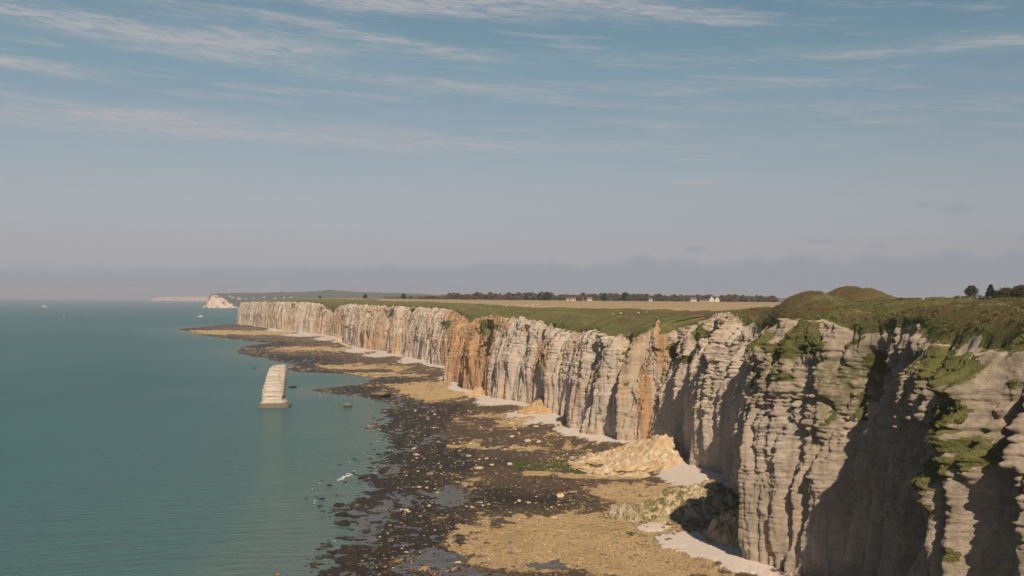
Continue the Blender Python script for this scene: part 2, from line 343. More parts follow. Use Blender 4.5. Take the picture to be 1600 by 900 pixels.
NOTCH = [(1086, 2.5, 4), (1108, 3, 5), (1137, 4, 7), (1163, 4, 7), (1192, 2, 3), (1247, 4, 8), (1290, 5.5, 13), (1225, 1.6, 4), (1205, 1.6, 4), (1318, 2.5, 4), (1352, 6, 12), (1385, 3, 5), (1432, 3.5, 8), (1462, 2.5, 4), (1498, 3, 6), (1540, 3, 5), (1572, 4, 7),
         (762, 16, 20), (808, 7, 8), (834, 4, 6), (866, 12, 14), (897, 5, 6), (932, 13, 13), (968, 6, 7), (1022, 7, 8), (1050, 5, 6), (596, 22, 14), (634, 16, 16), (672, 14, 11), (500, 26, 13), (452, 14, 9), (425, 20, 9)]
def build_sheet(y_from, y_to, ds_fun, nz_rows, tag_, slope_d):
    # columns
    i0 = np.argmax(CYs >= y_from) if y_from > -1e8 else 0
    i1 = len(U) - 1 if y_to > 1e8 else np.argmax(CYs >= y_to)
    us = []; u = float(U[i0])
    while u < U[i1]:
        us.append(u); yy = np.interp(u, U, CYs); u += ds_fun(yy)
    us.append(float(U[i1])); us = np.array(us); n = len(us)
    X0 = np.interp(us, U, CXs); Y0 = np.interp(us, U, CYs); ix, iy = inl_dir(Y0)
    # rock-top height from the skyline picks
    tX = X0 + ix * 24; tY = Y0 + iy * 24
    px, _ = project(tX, tY, np.full(n, 70.0)); px = np.where(tY < 100, 1700, px); px = np.where(Y0 > by[-1] + 30, 372, px)
    tp = np.interp(px, top_pick[:, 0], top_pick[:, 1])
    _, ZT = atY(px, tp, np.maximum(tY, 100))
    nz_ = 2.4 * pn(us / 9, us * 0 + 2.2, 21) + 1.8 * pn(us / 3.6, us * 0 + 4.2, 22) + .8 * pn(us / 1.4, us * 0 + 6.2, 27)
    ZT = ZT + nz_ * np.where(Y0 < 700, .5, 1.2)
    v = np.linspace(0, 1, nz_rows)
    Z = -3 + (ZT[:, None] + 3) * v[None, :]; T = np.clip(Z / ZT[:, None], 0, 1); UU = np.broadcast_to(us[:, None], Z.shape)
    nearw = np.interp(Y0, [150, 235, 262, 400, 560, 700], [.85, .85, .6, .5, .3, .05])[:, None]
    D0 = wall_fields(UU, Z, T, nearw)
    pxm, _ = project(X0 + ix * 10, np.maximum(Y0 + iy * 10, 60), np.full(n, 50.0)); pxm = np.where(Y0 < 140, 9999, pxm)
    for (pn_, wd, dp) in NOTCH:
        c0 = np.argmin(np.abs(pxm - pn_))
        if abs(pxm[c0] - pn_) > 4: continue
        q = (UU - us[c0] - 1.0 * pn(Z / 40, Z * 0 + pn_ * .37, 23) ) / wd
        D0 = D0 - dp * np.exp(-np.abs(q) ** 1.5) * (.55 + .45 * sst(.1, .6, T)) * sst(1.0, .86, T)
    back = sst(0, 1, np.clip((Y0 - (by[-1] + 20)) / 120, 0, 1))[:, None]
    px0, py0 = project(X0[:, None] - ix[:, None] * D0, np.maximum(Y0[:, None] - iy[:, None] * D0, 60), Z)
    nearm = (Y0 < 700)[:, None]
    gr = g2(px0, py0, GRN) * (py0 > 500)
    bul = g2(px0, py0 - 14, [(a, b_ + 6, rx * 1.1, ry, 1) for (a, b_, rx, ry, *w) in GRN[:4]]) * (Y0 < 230)[:, None]
    D0 = D0 + 5.0 * bul
    D = D0 + fine_fields(UU, Z, T, np.interp(Y0, [150, 800, 3500], [1.0, 1.15, 1.6])[:, None], 1 - nearw * sst(.90, .98, T), np.interp(Y0, [480, 800, 3500], [1.15, .5, .3])[:, None])
    D0 = D0 * (1 - .8 * back)
    D = D * (1 - .8 * back)
    # horizontal joint seen across the near buttress
    D = D - 1.3 * np.exp(-((Z - 61.5 - .8 * pn(UU / 30, UU * 0, 51)) / .55) ** 2) * (Y0 < 235)[:, None] * (Y0 > 100)[:, None]
    X = X0[:, None] - ix[:, None] * D; Y = Y0[:, None] - iy[:, None] * D
    # slopes above
    d = slope_d; Dt = D[:, -1:]; m = len(d)
    fade = np.exp(-d / 1.4)[None, :]; fad2 = np.exp(-d / 30.0)[None, :]
    Dsm = gsm(Dt[:, 0], 34)[:, None] if n > 200 else Dt; Df = Dt * fade + Dsm * (1 - fade) * fad2
    Xs = X0[:, None] - ix[:, None] * Df + ix[:, None] * d[None, :]; Ys = Y0[:, None] - iy[:, None] * Df + iy[:, None] * d[None, :]
    L = np.interp(Y0, [0, 330, 480, 700, 1200, 3500], [34, 38, 60, 95, 85, 60])[:, None]
    zp = zplat(Xs, Ys)
    Xe = X0 - ix * Dsm[:, 0]; dev = np.clip(Xe - gsm(Xe, 200), -8, 8); deff = np.maximum(d[None, :] + (1 - np.exp(-d / 14.0))[None, :] * (dev[:, None] - ix[:, None] * (Df - Dsm)), .35 * d[None, :])
    w = 1 - np.exp(-deff / (L * .34)); w = w / (1 - np.exp(-1 / .34)) ; w = np.clip(w, 0, 1)
    smt = gsm(ZT, 24)[:, None] if n > 200 else ZT[:, None]
    zt_f = ZT[:, None] * fade + smt * (1 - fade)
    Zs = zt_f + (zp - zt_f) * w
    rough = np.clip(d / 3, 0, 1)[None, :] * np.exp(-d / 260)[None, :]
    sc2 = np.interp(Y0, [150, 600, 3500], [1, 1.3, 2.5])[:, None]
    Zs = Zs + rough * (.9 * fbm(Xs / 14, Ys / 14, 61, 3) + .35 * np.abs(pn(Xs / 3, Ys / 3, 64)) * sc2) + rough * 1.2 * pn(us[:, None] / 18, d[None, :] / 14, 66) * np.exp(-d / 60)[None, :]
    VX = np.concatenate([X, Xs[:, 1:]], 1); VY = np.concatenate([Y, Ys[:, 1:]], 1); VZ = np.concatenate([Z, Zs[:, 1:]], 1)
    M = VX.shape[1]
    # smooth-normal z for the grass mask
    bx0 = np.concatenate([X0[:, None] - ix[:, None] * D0, Xs[:, 1:]], 1); by0 = np.concatenate([Y0[:, None] - iy[:, None] * D0, Ys[:, 1:]], 1)
    du = np.stack([np.gradient(bx0, axis=0), np.gradient(by0, axis=0), np.gradient(VZ, axis=0)], -1); dv = np.stack([np.gradient(bx0, axis=1), np.gradient(by0, axis=1), np.gradient(VZ, axis=1)], -1)
    N = np.cross(du, dv); nzv = np.abs(N[..., 2]) / (np.linalg.norm(N, axis=-1) + 1e-9)
    dd = np.concatenate([np.zeros_like(X), np.broadcast_to(d[1:][None, :], Xs[:, 1:].shape)], 1)
    isl = dd > 0
    TT = np.concatenate([T, np.ones_like(Xs[:, 1:])], 1); UU2 = np.broadcast_to(us[:, None], VX.shape)
    nn = pn(UU2 / 6, (VZ + dd) / 5, 71) + .5 * pn(UU2 / 2.2, (VZ + dd) / 2, 72)
    gw = 1.1 * (nzv - .55 + .16 * sst(.7, .95, TT) * (VY < 520)) * sst(.35, .6, TT) + .18 * nn + np.concatenate([gr * 2.0 - .42 + .5 * sst(.05, .6, pn(UU / 8, Z / 7, 76) + .3 * pn(UU / 2.5, Z / 2.5, 77)) * sst(.70, .92, T) * (Y0 < 520)[:, None], np.zeros_like(Xs[:, 1:])], 1)
    outc = np.abs(pn(UU2 / 7, UU2 * 0 + 9, 73))
    gs = .9 * (dd - 1.0 - 6.0 * np.clip(pn(UU2 / 5.5, dd / 5, 74) + .25 * pn(UU2 / 2, dd / 3, 75) - .15, 0, 1) * np.where(VY < 480, 1.0, 1.25)) / 2.0
    G = np.where(isl, gs, gw)
    pxa, pya = project(VX, np.maximum(VY, 60), VZ)
    och = g2(pxa, pya, OCH) + .55 * sst(.15, .8, pn(UU2 / 16, VZ / 50, 81) + .3 * pn(UU2 / 4, VZ / 14, 82)) * np.where(VY > 480, 1, .35) + .2 * sst(0, .6, pn(UU2 / 120, VZ * 0, 83)) * (VY > 1200)
    moss = sst(.2, .8, pn(UU2 / 9, VZ / 12, 85) + .25) * sst(.35, .8, TT) * np.interp(VY, [200, 500, 900, 1500], [.75, .6, .5, .3]) + .35 * np.clip(np.concatenate([gr, np.zeros_like(Xs[:, 1:])], 1), 0, 1)
    wet = sst(4.5, 1.5, VZ) * .8 * (~isl) + .15 * sst(.1, .7, pn(UU2 / 20, VZ / 40, 86)) * (~isl) * sst(.6, .2, TT)
    brk = sst(-.05, .5, fbm(VX / 34, VY / 34, 91, 3) + .35 * sst(30, 70, dd) * 0 + .15) * sst(2, 14, dd) * np.where(VY < 800, 1, .35)
    brk = brk + .9 * g2(pxa, pya, [(1225, 492, 40, 24), (1246, 455, 28, 8), (1325, 449, 28, 7), (1530, 490, 60, 16), (1580, 470, 40, 20), (1130, 492, 22, 10, .7), (1080, 497, 20, 8, .6), (1370, 458, 25, 5)]) * (VY < 700)
    pth = sst(.25, .75, np.exp(-((dd - 22 - 5 * pn(UU2 / 50, UU2 * 0, 93)) / .9) ** 2)) * (VY < 420) * .7 + .6 * np.exp(-((dd - 40 - 6 * pn(UU2 / 90, UU2 * 0, 94)) / 1.2) ** 2) * (VY >= 420)
    V = np.stack([VX, VY, VZ], -1).reshape(-1, 3); Fa = grid_faces(n, M)
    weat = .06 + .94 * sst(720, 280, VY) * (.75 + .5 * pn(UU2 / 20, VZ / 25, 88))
    at = dict(weather=np.clip(weat, 0, 1).ravel(), ochre=np.clip(och, 0, 1).ravel(), moss=np.clip(moss, 0, 1).ravel(), wet=np.clip(wet, 0, 1).ravel(), bracken=np.clip(brk, 0, 1).ravel(), path=np.clip(pth, 0, 1).ravel())
    fd = (dd - np.interp(VY, [400, 700, 1000, 1800, 3500], [160, 95, 80, 60, 70]) - 8 * pn(UU2 / 400, dd / 100, 95)) * np.where(VY < 600, -1, 1)
    fd = np.where(VY < 600, -1, fd)
    strip = sst(0, 6, dd - 150 - 40 * pn(UU2 / 500, UU2 * 0, 96)) * sst(190, 180, dd - 30 * pn(UU2 / 400, UU2 * 0, 97)) * .0 + .55 * sst(.1, .5, pn(VX / 900, VY / 260, 98)) * sst(250, 400, dd)
    at['strip'] = np.clip(strip, 0, 1).ravel()
    gf = G.ravel()[Fa].mean(1) > 0; ff = (fd.ravel()[Fa].mean(1) > 0) & gf
    outs = []
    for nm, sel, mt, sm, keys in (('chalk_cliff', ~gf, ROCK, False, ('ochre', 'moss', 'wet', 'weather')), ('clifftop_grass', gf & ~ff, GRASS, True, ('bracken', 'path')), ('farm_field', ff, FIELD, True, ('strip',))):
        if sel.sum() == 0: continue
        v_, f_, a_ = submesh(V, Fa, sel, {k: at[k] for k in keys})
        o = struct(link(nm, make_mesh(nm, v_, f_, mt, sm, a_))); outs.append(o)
    return dict(V=np.stack([VX, VY, VZ], -1), G=G, dd=dd)

d_near = np.concatenate([np.arange(0, 24, .45), np.arange(24, 60, .8), np.arange(60, 150, 2.2), np.geomspace(150, 9000, 30)])
d_far = np.concatenate([np.arange(0, 30, 1.1), np.arange(30, 110, 2.5), np.geomspace(110, 9000, 50)])
def ds_near(y): return 3.0 if y < 120 else max(.30, y * .00085)
def ds_far(y): return max(.6, y * .00072) if y < 3560 else 8.0
SH_A = build_sheet(-1e9, 640, ds_near, 250, 'A', d_near)
SH_B = build_sheet(639, 1e9, ds_far, 120, 'B', d_far)

# terrain height lookup (top surface) from the sheets
_pts = np.concatenate([s['V'][:, ::1][s['dd'] > 1].reshape(-1, 3) for s in (SH_A, SH_B)])
def terr(x, y, r=None):
    q = (_pts[:, 0] - x) ** 2 + (_pts[:, 1] - y) ** 2; k = np.argpartition(q, 4)[:4]; w = 1 / (q[k] + .01); return float((_pts[k, 2] * w).sum() / w.sum())

# ------------------------------------------------------------------ shore
wl = [(280, 514.5), (292, 519), (319, 524), (356, 529), (425, 536), (372, 545), (381, 553), (431, 562), (470, 570), (452, 577), (472, 581), (540, 584), (597, 590), (575, 600), (500, 610), (540, 616), (575, 619), (600, 628), (637, 633), (600, 645), (618, 660),
      (600, 668), (620, 690), (624, 712), (600, 730), (585, 745), (592, 764), (575, 790), (552, 806), (568, 825), (556, 850), (528, 890), (500, 930), (470, 1000), (440, 1150), (430, 1500)]
wx, wy = ground([p[0] for p in wl], [p[1] for p in wl], 0.0)
WL = np.stack([wx, wy], 1)[::-1]                      # near -> far
WLp = np.concatenate([[[-60, -500]], WL, [[-905, 3390], [-885, 3480]], ])
def seg_dist(X, Y, P):
    best = np.full(X.shape, 1e9); 
    for a, b_ in zip(P[:-1], P[1:]):
        v = b_ - a; L2 = v @ v + 1e-9; t = np.clip(((X - a[0]) * v[0] + (Y - a[1]) * v[1]) / L2, 0, 1)
        best = np.minimum(best, np.hypot(X - a[0] - t * v[0], Y - a[1] - t * v[1]))
    return best
def inside(X, Y, P):
    c = np.zeros(X.shape, bool); n = len(P)
    for i in range(n):
        x0, y0 = P[i]; x1, y1 = P[(i + 1) % n]
        if y0 == y1: continue
        k = (y0 > Y) != (y1 > Y); c ^= k & (X < (x1 - x0) * (Y - y0) / (y1 - y0) + x0)
    return c
k_ = slice(0, None, 12)
CL = np.stack([CXs[k_], CYs[k_]], 1); CL = CL[(CL[:, 1] > -450) & (CL[:, 1] < 4400)]
landpoly = np.concatenate([WLp, [[3000, 5000], [3000, -500]]])
# anisotropic world ellipses given by view picks
def blobs(X, Y, lst):
    s = 0
    for (px, py, rx, ry, *w) in lst:
        cx, cy = ground(px, py, .5); ax = rx * cy / F; ay = ry * cy * cy / (HC * F)
        s = s + (w[0] if w else 1) * np.exp(-((X - cx - (Y - cy) * cx / cy * 1.0) / ax) ** 2 - ((Y - cy) / ay) ** 2)
    return s
GOLD = [(1000, 765, 55, 16, .7), (880, 812, 110, 10, .6), (820, 870, 90, 14, .6), (960, 850, 130, 38, 1.3), (870, 830, 90, 20, .9), (800, 845, 60, 14, .5), (1040, 880, 90, 25, 1.0), (690, 614, 60, 7, 1.2), (740, 622, 50, 5, .8), (660, 603, 60, 5, .9), (560, 573, 70, 5, .8), (480, 545, 90, 4, .8), (600, 585, 70, 4, .7), (400, 520, 90, 3, 1.2), (330, 517, 40, 2, .8),
        (850, 660, 70, 8, .9), (780, 650, 50, 5, .7), (930, 745, 70, 5, .9), (900, 700, 60, 8, .7), (960, 770, 40, 12, .5), (1010, 790, 40, 12, .7), (740, 690, 50, 8, .35), (680, 655, 50, 5, .45), (1050, 780, 30, 20, .8), (840, 740, 80, 5, .5), (790, 700, 60, 4, .5), (740, 825, 40, 5, .45), (890, 770, 20, 3, .5)]
WEED = [(600, 760, 70, 60, .9), (620, 700, 60, 30, .7), (560, 860, 60, 50, .9), (650, 650, 60, 12, .8), (500, 560, 80, 8, .8), (420, 540, 60, 5, .7), (860, 780, 90, 20, .9), (780, 775, 60, 20, .5), (560, 608, 60, 5, .8), (330, 515, 60, 3, .6), (700, 720, 60, 20, .6), (720, 640, 40, 8, .6), (800, 720, 60, 12, .5), (640, 830, 70, 30, .6)]
GRAV = [(770, 632, 30, 5, 1.1), (820, 650, 34, 5, 1.1), (860, 662, 40, 6, 1.2), (910, 678, 36, 6, 1.2), (945, 688, 24, 5, 1), (1060, 742, 30, 16, 1.6), (1100, 760, 30, 14, 1.4), (1020, 825, 24, 8, 1.4), (1060, 848, 34, 12, 1.5), (1110, 868, 34, 14, 1.5), (1160, 885, 30, 18, 1.5),
        (690, 574, 24, 3, 1.3), (650, 567, 30, 3, 1.3), (600, 556, 34, 3, 1.3), (560, 549, 24, 3, 1.2), (515, 530, 26, 3, 1.2), (470, 524, 30, 2.5, 1.2), (430, 517, 24, 2, .8), (718, 612, 16, 4, .9), (700, 596, 12, 3, .8)]
GREEN = [(880, 728, 60, 8, 1.1), (930, 738, 50, 4, 1.0), (810, 730, 40, 8, .6), (720, 624, 30, 3, .7), (640, 570, 14, 1.6, .9), (985, 835, 16, 6, .6), (910, 690, 30, 3, .6), (985, 690, 10, 4, .4), (1040, 800, 30, 10, .4)]
POOL = [(715, 770, 36, 16, 1.0), (690, 870, 40, 16, 1.0), (780, 800, 30, 5, .5), (850, 880, 56, 8, 1.3), (640, 882, 40, 12, .7), (590, 800, 30, 14, .5), (575, 840, 20, 14, .5), (610, 730, 20, 10, .5), (740, 895, 60, 10, .7)]
def shore_fields(X, Y):
    ins = inside(X, Y, landpoly); dw = seg_dist(X, Y, WLp) * np.where(ins, 1, -1); dc = seg_dist(X, Y, CL)
    k = Y / 500.0
    an = 1.0
    n1 = fbm(X / 30, Y / 55, 101, 4); n2 = fbm(X / 6, Y / 9, 105, 4, .6); n3 = np.abs(pn(X / 2.2, Y / 3, 109))
    s = np.clip(dw / 60.0, -3, 1)
    z = .10 + .55 * sst(0, 90, dw) - .035 * np.maximum(-dw, 0) + 2.8 * sst(34, 2, dc) + .3 * n1 + .42 * n2 + .3 * n3
    pool = blobs(X, Y, POOL)
    z = z - .75 * pool * sst(5, 20, dc)
    gold = blobs(X, Y, GOLD); weed = blobs(X, Y, WEED); grav = blobs(X, Y, GRAV); green = blobs(X, Y, GREEN)
    z = z * (1 - .8 * np.clip(grav, 0, 1)) + np.clip(grav, 0, 1) * (.9 + 2.2 * sst(40, 3, dc))
    gold = sst(.25, .85, gold - .45 * weed + .55 * n1 * .8 + .35 * n2 + .15)
    gold = gold * sst(-.1, .25, z) 
    green = sst(.3, .8, green + .3 * n2 + .15 * n1)
    grav = sst(.40, .60, grav + .24 * n2 + sst(1.0, 0, dc / (17 + 12 * pn(X / 70, Y / 70, 112)) ) * .7)
    weedm = sst(.25, .85, .9 * weed + .8 * sst(70, 8, dw) + .4 * n1 + .25 * n2 - .6 * gold)
    mid = sst(-.5, .4, .9 * n1 + .8 * n2 + 1.1 * sst(40, 140, dw) - .4 - .5 * weed)
    return z, dw, dc, dict(weedm=weedm, gold=gold, green=green, grav=grav, mid=np.clip(mid, 0, 1))
def build_shore():
    pys = np.concatenate([np.arange(502, 560, .55), np.arange(560, 640, .8), np.arange(640, 925, 1.0), np.geomspace(925, 2600, 60)])
    pxs = np.concatenate([np.linspace(-400, 180, 30), np.arange(190, 1260, 1.35), np.linspace(1262, 2600, 60)])
    yr = HC * F / (pys - 469); XX = (pxs[:, None] - 800) / F * yr[None, :]; YY = np.broadcast_to(yr[None, :], XX.shape)
    z, dw, dc, at = shore_fields(XX, YY)
    keep = (dw > -120)
    V = np.stack([XX, YY, z], -1).reshape(-1, 3); Fa = grid_faces(len(pxs), len(pys))
    # drop what lies well inside the cliff
    kp = keep.ravel()[Fa].any(1)
    v_, f_, a_ = submesh(V, Fa, kp, {k: a.ravel() for k, a in at.items()})
    m, b, p, P = mat('reef_rock')
    n = b.noise(P, .35, 6, .7); nf = b.noise(P, 1.3, 5, .75); nb = b.noise(b.scale(P, .06, .03, 1), 1, 4)
    c = b.mix(b.ss(nf, .4, .65), (.024, .022, .018), (.075, .058, .040))
    c = b.mix(b.attr('weedm'), b.mix(b.ss(nf, .4, .65), (.075, .055, .038), (.165, .118, .072)), c)
    c = b.mix(b.m('MULTIPLY', b.attr('mid'), b.ss(n, .38, .58)), c, (.135, .092, .055))
    c = b.mix(b.m('MULTIPLY', b.attr('mid'), b.m('MULTIPLY', b.ss(nf, .56, .66), .7)), c, (.36, .255, .14))
    gd = b.mix(b.ss(nf, .38, .6), (.42, .29, .14), (.66, .48, .26)); gd = b.mix(b.ss(n, .45, .7), gd, (.58, .42, .22))
    gd = b.mix(b.m('MULTIPLY', b.ss(nb, .48, .68), .5), gd, (.33, .235, .12)); gd = b.mix(b.m('MULTIPLY', b.ss(b.noise(P, 2.4, 4, .75), .56, .66), .7), gd, (.10, .07, .04))
    c = b.mix(b.ss(b.m('ADD', b.attr('gold'), b.m('MULTIPLY', b.m('SUBTRACT', nf, .5), 1.9)), .22, .72), c, gd)
    c = b.mix(b.ss(b.m('ADD', b.attr('green'), b.m('MULTIPLY', b.m('SUBTRACT', nf, .5), 1.3)), .45, .62), c, (.085, .095, .03))
    gv = b.mix(b.ss(nf, .3, .7), (.54, .47, .41), (.66, .58, .51))
    c = b.mix(b.attr('grav'), c, gv)
    b.put(p.inputs['Base Color'], c); b.put(p.inputs['Roughness'], b.m('ADD', .55, b.m('MULTIPLY', b.attr('gold'), .4))); p.inputs['Specular IOR Level'].default_value = .15
    bump(b, p, b.m('MULTIPLY', b.m('ADD', n, b.m('MULTIPLY', nf, .6)), b.m('SUBTRACT', 1.0, b.m('MULTIPLY', b.attr('grav'), .85))), 1.2, 1.0)
    struct(link('rocky_foreshore', make_mesh('rocky_foreshore', v_, f_, m, False, a_)))
    return m
REEF = build_shore()

# ------------------------------------------------------------------ sea
def build_sea():
    ang = np.radians(np.concatenate([np.arange(-180, -31, 6), np.arange(-30, 31, .15), np.arange(36, 181, 6)]))
    rad = np.concatenate([[0, 60, 150], HC * F / np.arange(520, 20, -2.0), np.geomspace(8000, 36000, 12)])
    A, RR = np.meshgrid(ang, rad, indexing='ij'); X = np.sin(A) * RR; Y = np.cos(A) * RR
    small = (RR < 6000) & (np.abs(A) < .6)
    d = np.full(X.shape, 900.0)
    ins = inside(X, Y, landpoly); d[small] = seg_dist(X[small], Y[small], WLp); d[ins] = 0
    V = np.stack([X, Y, X * 0], -1).reshape(-1, 3); Fa = grid_faces(len(ang), len(rad))
    m, b, p, P = mat('sea_water')
    n0 = b.noise(b.scale(P, .0035, .0012, 1), 1, 4); n1 = b.noise(b.scale(P, .02, .006, 1), 1, 4)
    sepp = b.n('ShaderNodeSeparateXYZ'); b.put(sepp.inputs[0], P)
    c = b.mix(b.ss(b.m('ADD', b.m('MULTIPLY', n0, .6), b.m('MULTIPLY', n1, .4)), .35, .65), (.013, .104, .118), (.026, .138, .150))
    sh = b.m('ADD', b.attr('shore'), b.m('MULTIPLY', b.m('SUBTRACT', n1, .5), 90.0))
    c = b.mix(b.ss(sh, 230, 10), c, (.060, .160, .158))
    c = b.mix(b.ss(sh, 70, -30), c, (.14, .19, .178))
    c = b.mix(b.ss(b.attr('shore'), 4, 0), c, (.125, .135, .145))  # tide pools: reflected sky painted into the water colour as pale blue-grey
    b.put(p.inputs['Base Color'], c); p.inputs['Roughness'].default_value = .25; p.inputs['IOR'].default_value = 1.33; p.inputs['Specular IOR Level'].default_value = .22
    rot = b.n('ShaderNodeMapping'); b.put(rot.inputs[0], P); rot.inputs[2].default_value = (0, 0, R(-24)); PR = rot.outputs[0]
    w0 = b.noise(b.scale(PR, .016, .055, 1), 1, 4, .6); w1 = b.noise(b.scale(PR, .08, .24, 1), 1, 5, .7); w2 = b.noise(b.scale(PR, .45, 1.0, 1), 1, 3, .6)
    bump(b, p, b.m('ADD', b.m('MULTIPLY', w0, 9.0), b.m('ADD', b.m('MULTIPLY', w1, 7.0), b.m('MULTIPLY', w2, 1.0))), 1.0, .95)
    struct(link('sea', make_mesh('sea', V, Fa, m, True, dict(shore=d.ravel()))))
build_sea()
# sea bed closes the world under water
o = struct(link('sea_bed', make_mesh('sea_bed', [(-40000, -40000, -30), (40000, -40000, -30), (40000, 40000, -30), (-40000, 40000, -30)], [(0, 1, 2, 3)], simple('sand', (.2, .18, .13)))))

# ------------------------------------------------------------------ far land
def build_far():
    sk = np.array([(325, 470), (329, 461), (333, 459), (345, 459), (360, 458.5), (450, 457), (478, 456.8), (494, 454.6), (515, 453.6), (538, 454.6), (552, 456.3), (600, 457.5), (650, 459.5), (700, 461.5), (760, 463), (900, 464), (1200, 466), (1800, 466)], float)
    fr = np.array([(325, 472), (329, 462), (334, 459.5), (345, 463), (355, 470), (365, 477), (372, 479), (420, 474), (600, 471), (1800, 473)], float)
    pxs = np.concatenate([np.arange(325, 700, 1.5), np.arange(700, 1800, 6)]); Ys = np.concatenate([np.linspace(9290, 12500, 60), np.geomspace(12700, 34000, 12)])
    _, zs = atY(pxs, np.interp(pxs, sk[:, 0], sk[:, 1]), 10800.0); _, zf = atY(pxs, np.interp(pxs, fr[:, 0], fr[:, 1]), 9290.0)
    X = (pxs[:, None] - 800) / F * Ys[None, :]; Y = np.broadcast_to(Ys[None, :], X.shape)
    t = sst(9290, 10800, Ys)[None, :]; Z = zf[:, None] * (1 - t) + zs[:, None] * t
    Z = Z - 20 * sst(11200, 15000, Ys)[None, :] + 7 * fbm(X / 170, Y / 300, 121, 4) * np.clip((Y - 9290) / 300, 0, 1)
    Z[:, -1] = 60
    m, b, p, P = mat('distant_wooded_hill')
    n = b.noise(b.scale(P, .006, .002, 1), 1, 4, .6); n2 = b.noise(b.scale(P, .02, .006, 1), 1, 4, .7)
    c = b.mix(b.ss(n, .45, .6), (.035, .055, .03), (.10, .10, .05)); c = b.mix(b.m('MULTIPLY', b.ss(n2, .45, .65), .7), c, (.02, .032, .02))
    b.put(p.inputs['Base Color'], c); p.inputs['Roughness'].default_value = 1
    struct(link('distant_hills', make_mesh('distant_hills', np.stack([X, Y, Z], -1).reshape(-1, 3), grid_faces(len(pxs), len(Ys)), m, True)))
    # chalk face below it, dropping to the valley mouth
    pc = np.arange(317, 374, .8); tp = np.interp(pc, [317, 321, 325, 329, 334, 345, 355, 365, 374], [479, 475, 471, 462, 459.4, 463, 470, 477, 480.5])
    xc, zt = atY(pc, tp, 9290.0); v = np.linspace(0, 1, 14)
    Zc = -2 + (zt[:, None] + 2) * v[None, :]; Yc = 9290 - 70 * (1 - v[None, :]) ** 1.3 - 40 * pn(pc[:, None] / 5, v[None, :] * 2, 131) - 16 * pn(pc[:, None] / 1.6, v[None, :] * 3, 132)
    Yc[:, -1] = 9300; Xc = np.broadcast_to(xc[:, None], Zc.shape)
    ch = simple('far_chalk', (.62, .50, .42), .95, .16, .1, .02)
    # side wall on the sea side
    V = np.stack([Xc, Yc, Zc], -1); side = V[:1].copy(); side[..., 1] += 2500; V = np.concatenate([side, V], 0)
    struct(link('far_headland', make_mesh('far_headland', V.reshape(-1, 3), grid_faces(V.shape[0], V.shape[1]), ch, False)))
    # the most distant line of cliffs
    pc = np.arange(238, 330, .7); Yb = 26500.0
    xc, _ = atY(pc, pc * 0 + 465, Yb); top = np.interp(pc, [238, 243, 250, 330], [30, 78, 96, 112]) + 7 * pn(pc / 4, pc * 0, 141)
    rows = [(-5, -90), (.4, -40), (.8, -10), (1.0, 0), (1.02, 900), (.3, 1500)]
    V = np.stack([np.stack([xc, Yb + dy + 60 * pn(pc / 3, pc * 0 + dy * .01, 142), np.maximum(top * fz, -3)], -1) for fz, dy in rows], 1)
    m2 = simple('distant_chalk', (.60, .44, .38), .95, .12, .1, .004)
    struct(link('distant_cliffs', make_mesh('distant_cliffs', V.reshape(-1, 3), grid_faces(V.shape[0], V.shape[1]), m2, False)))
build_far()

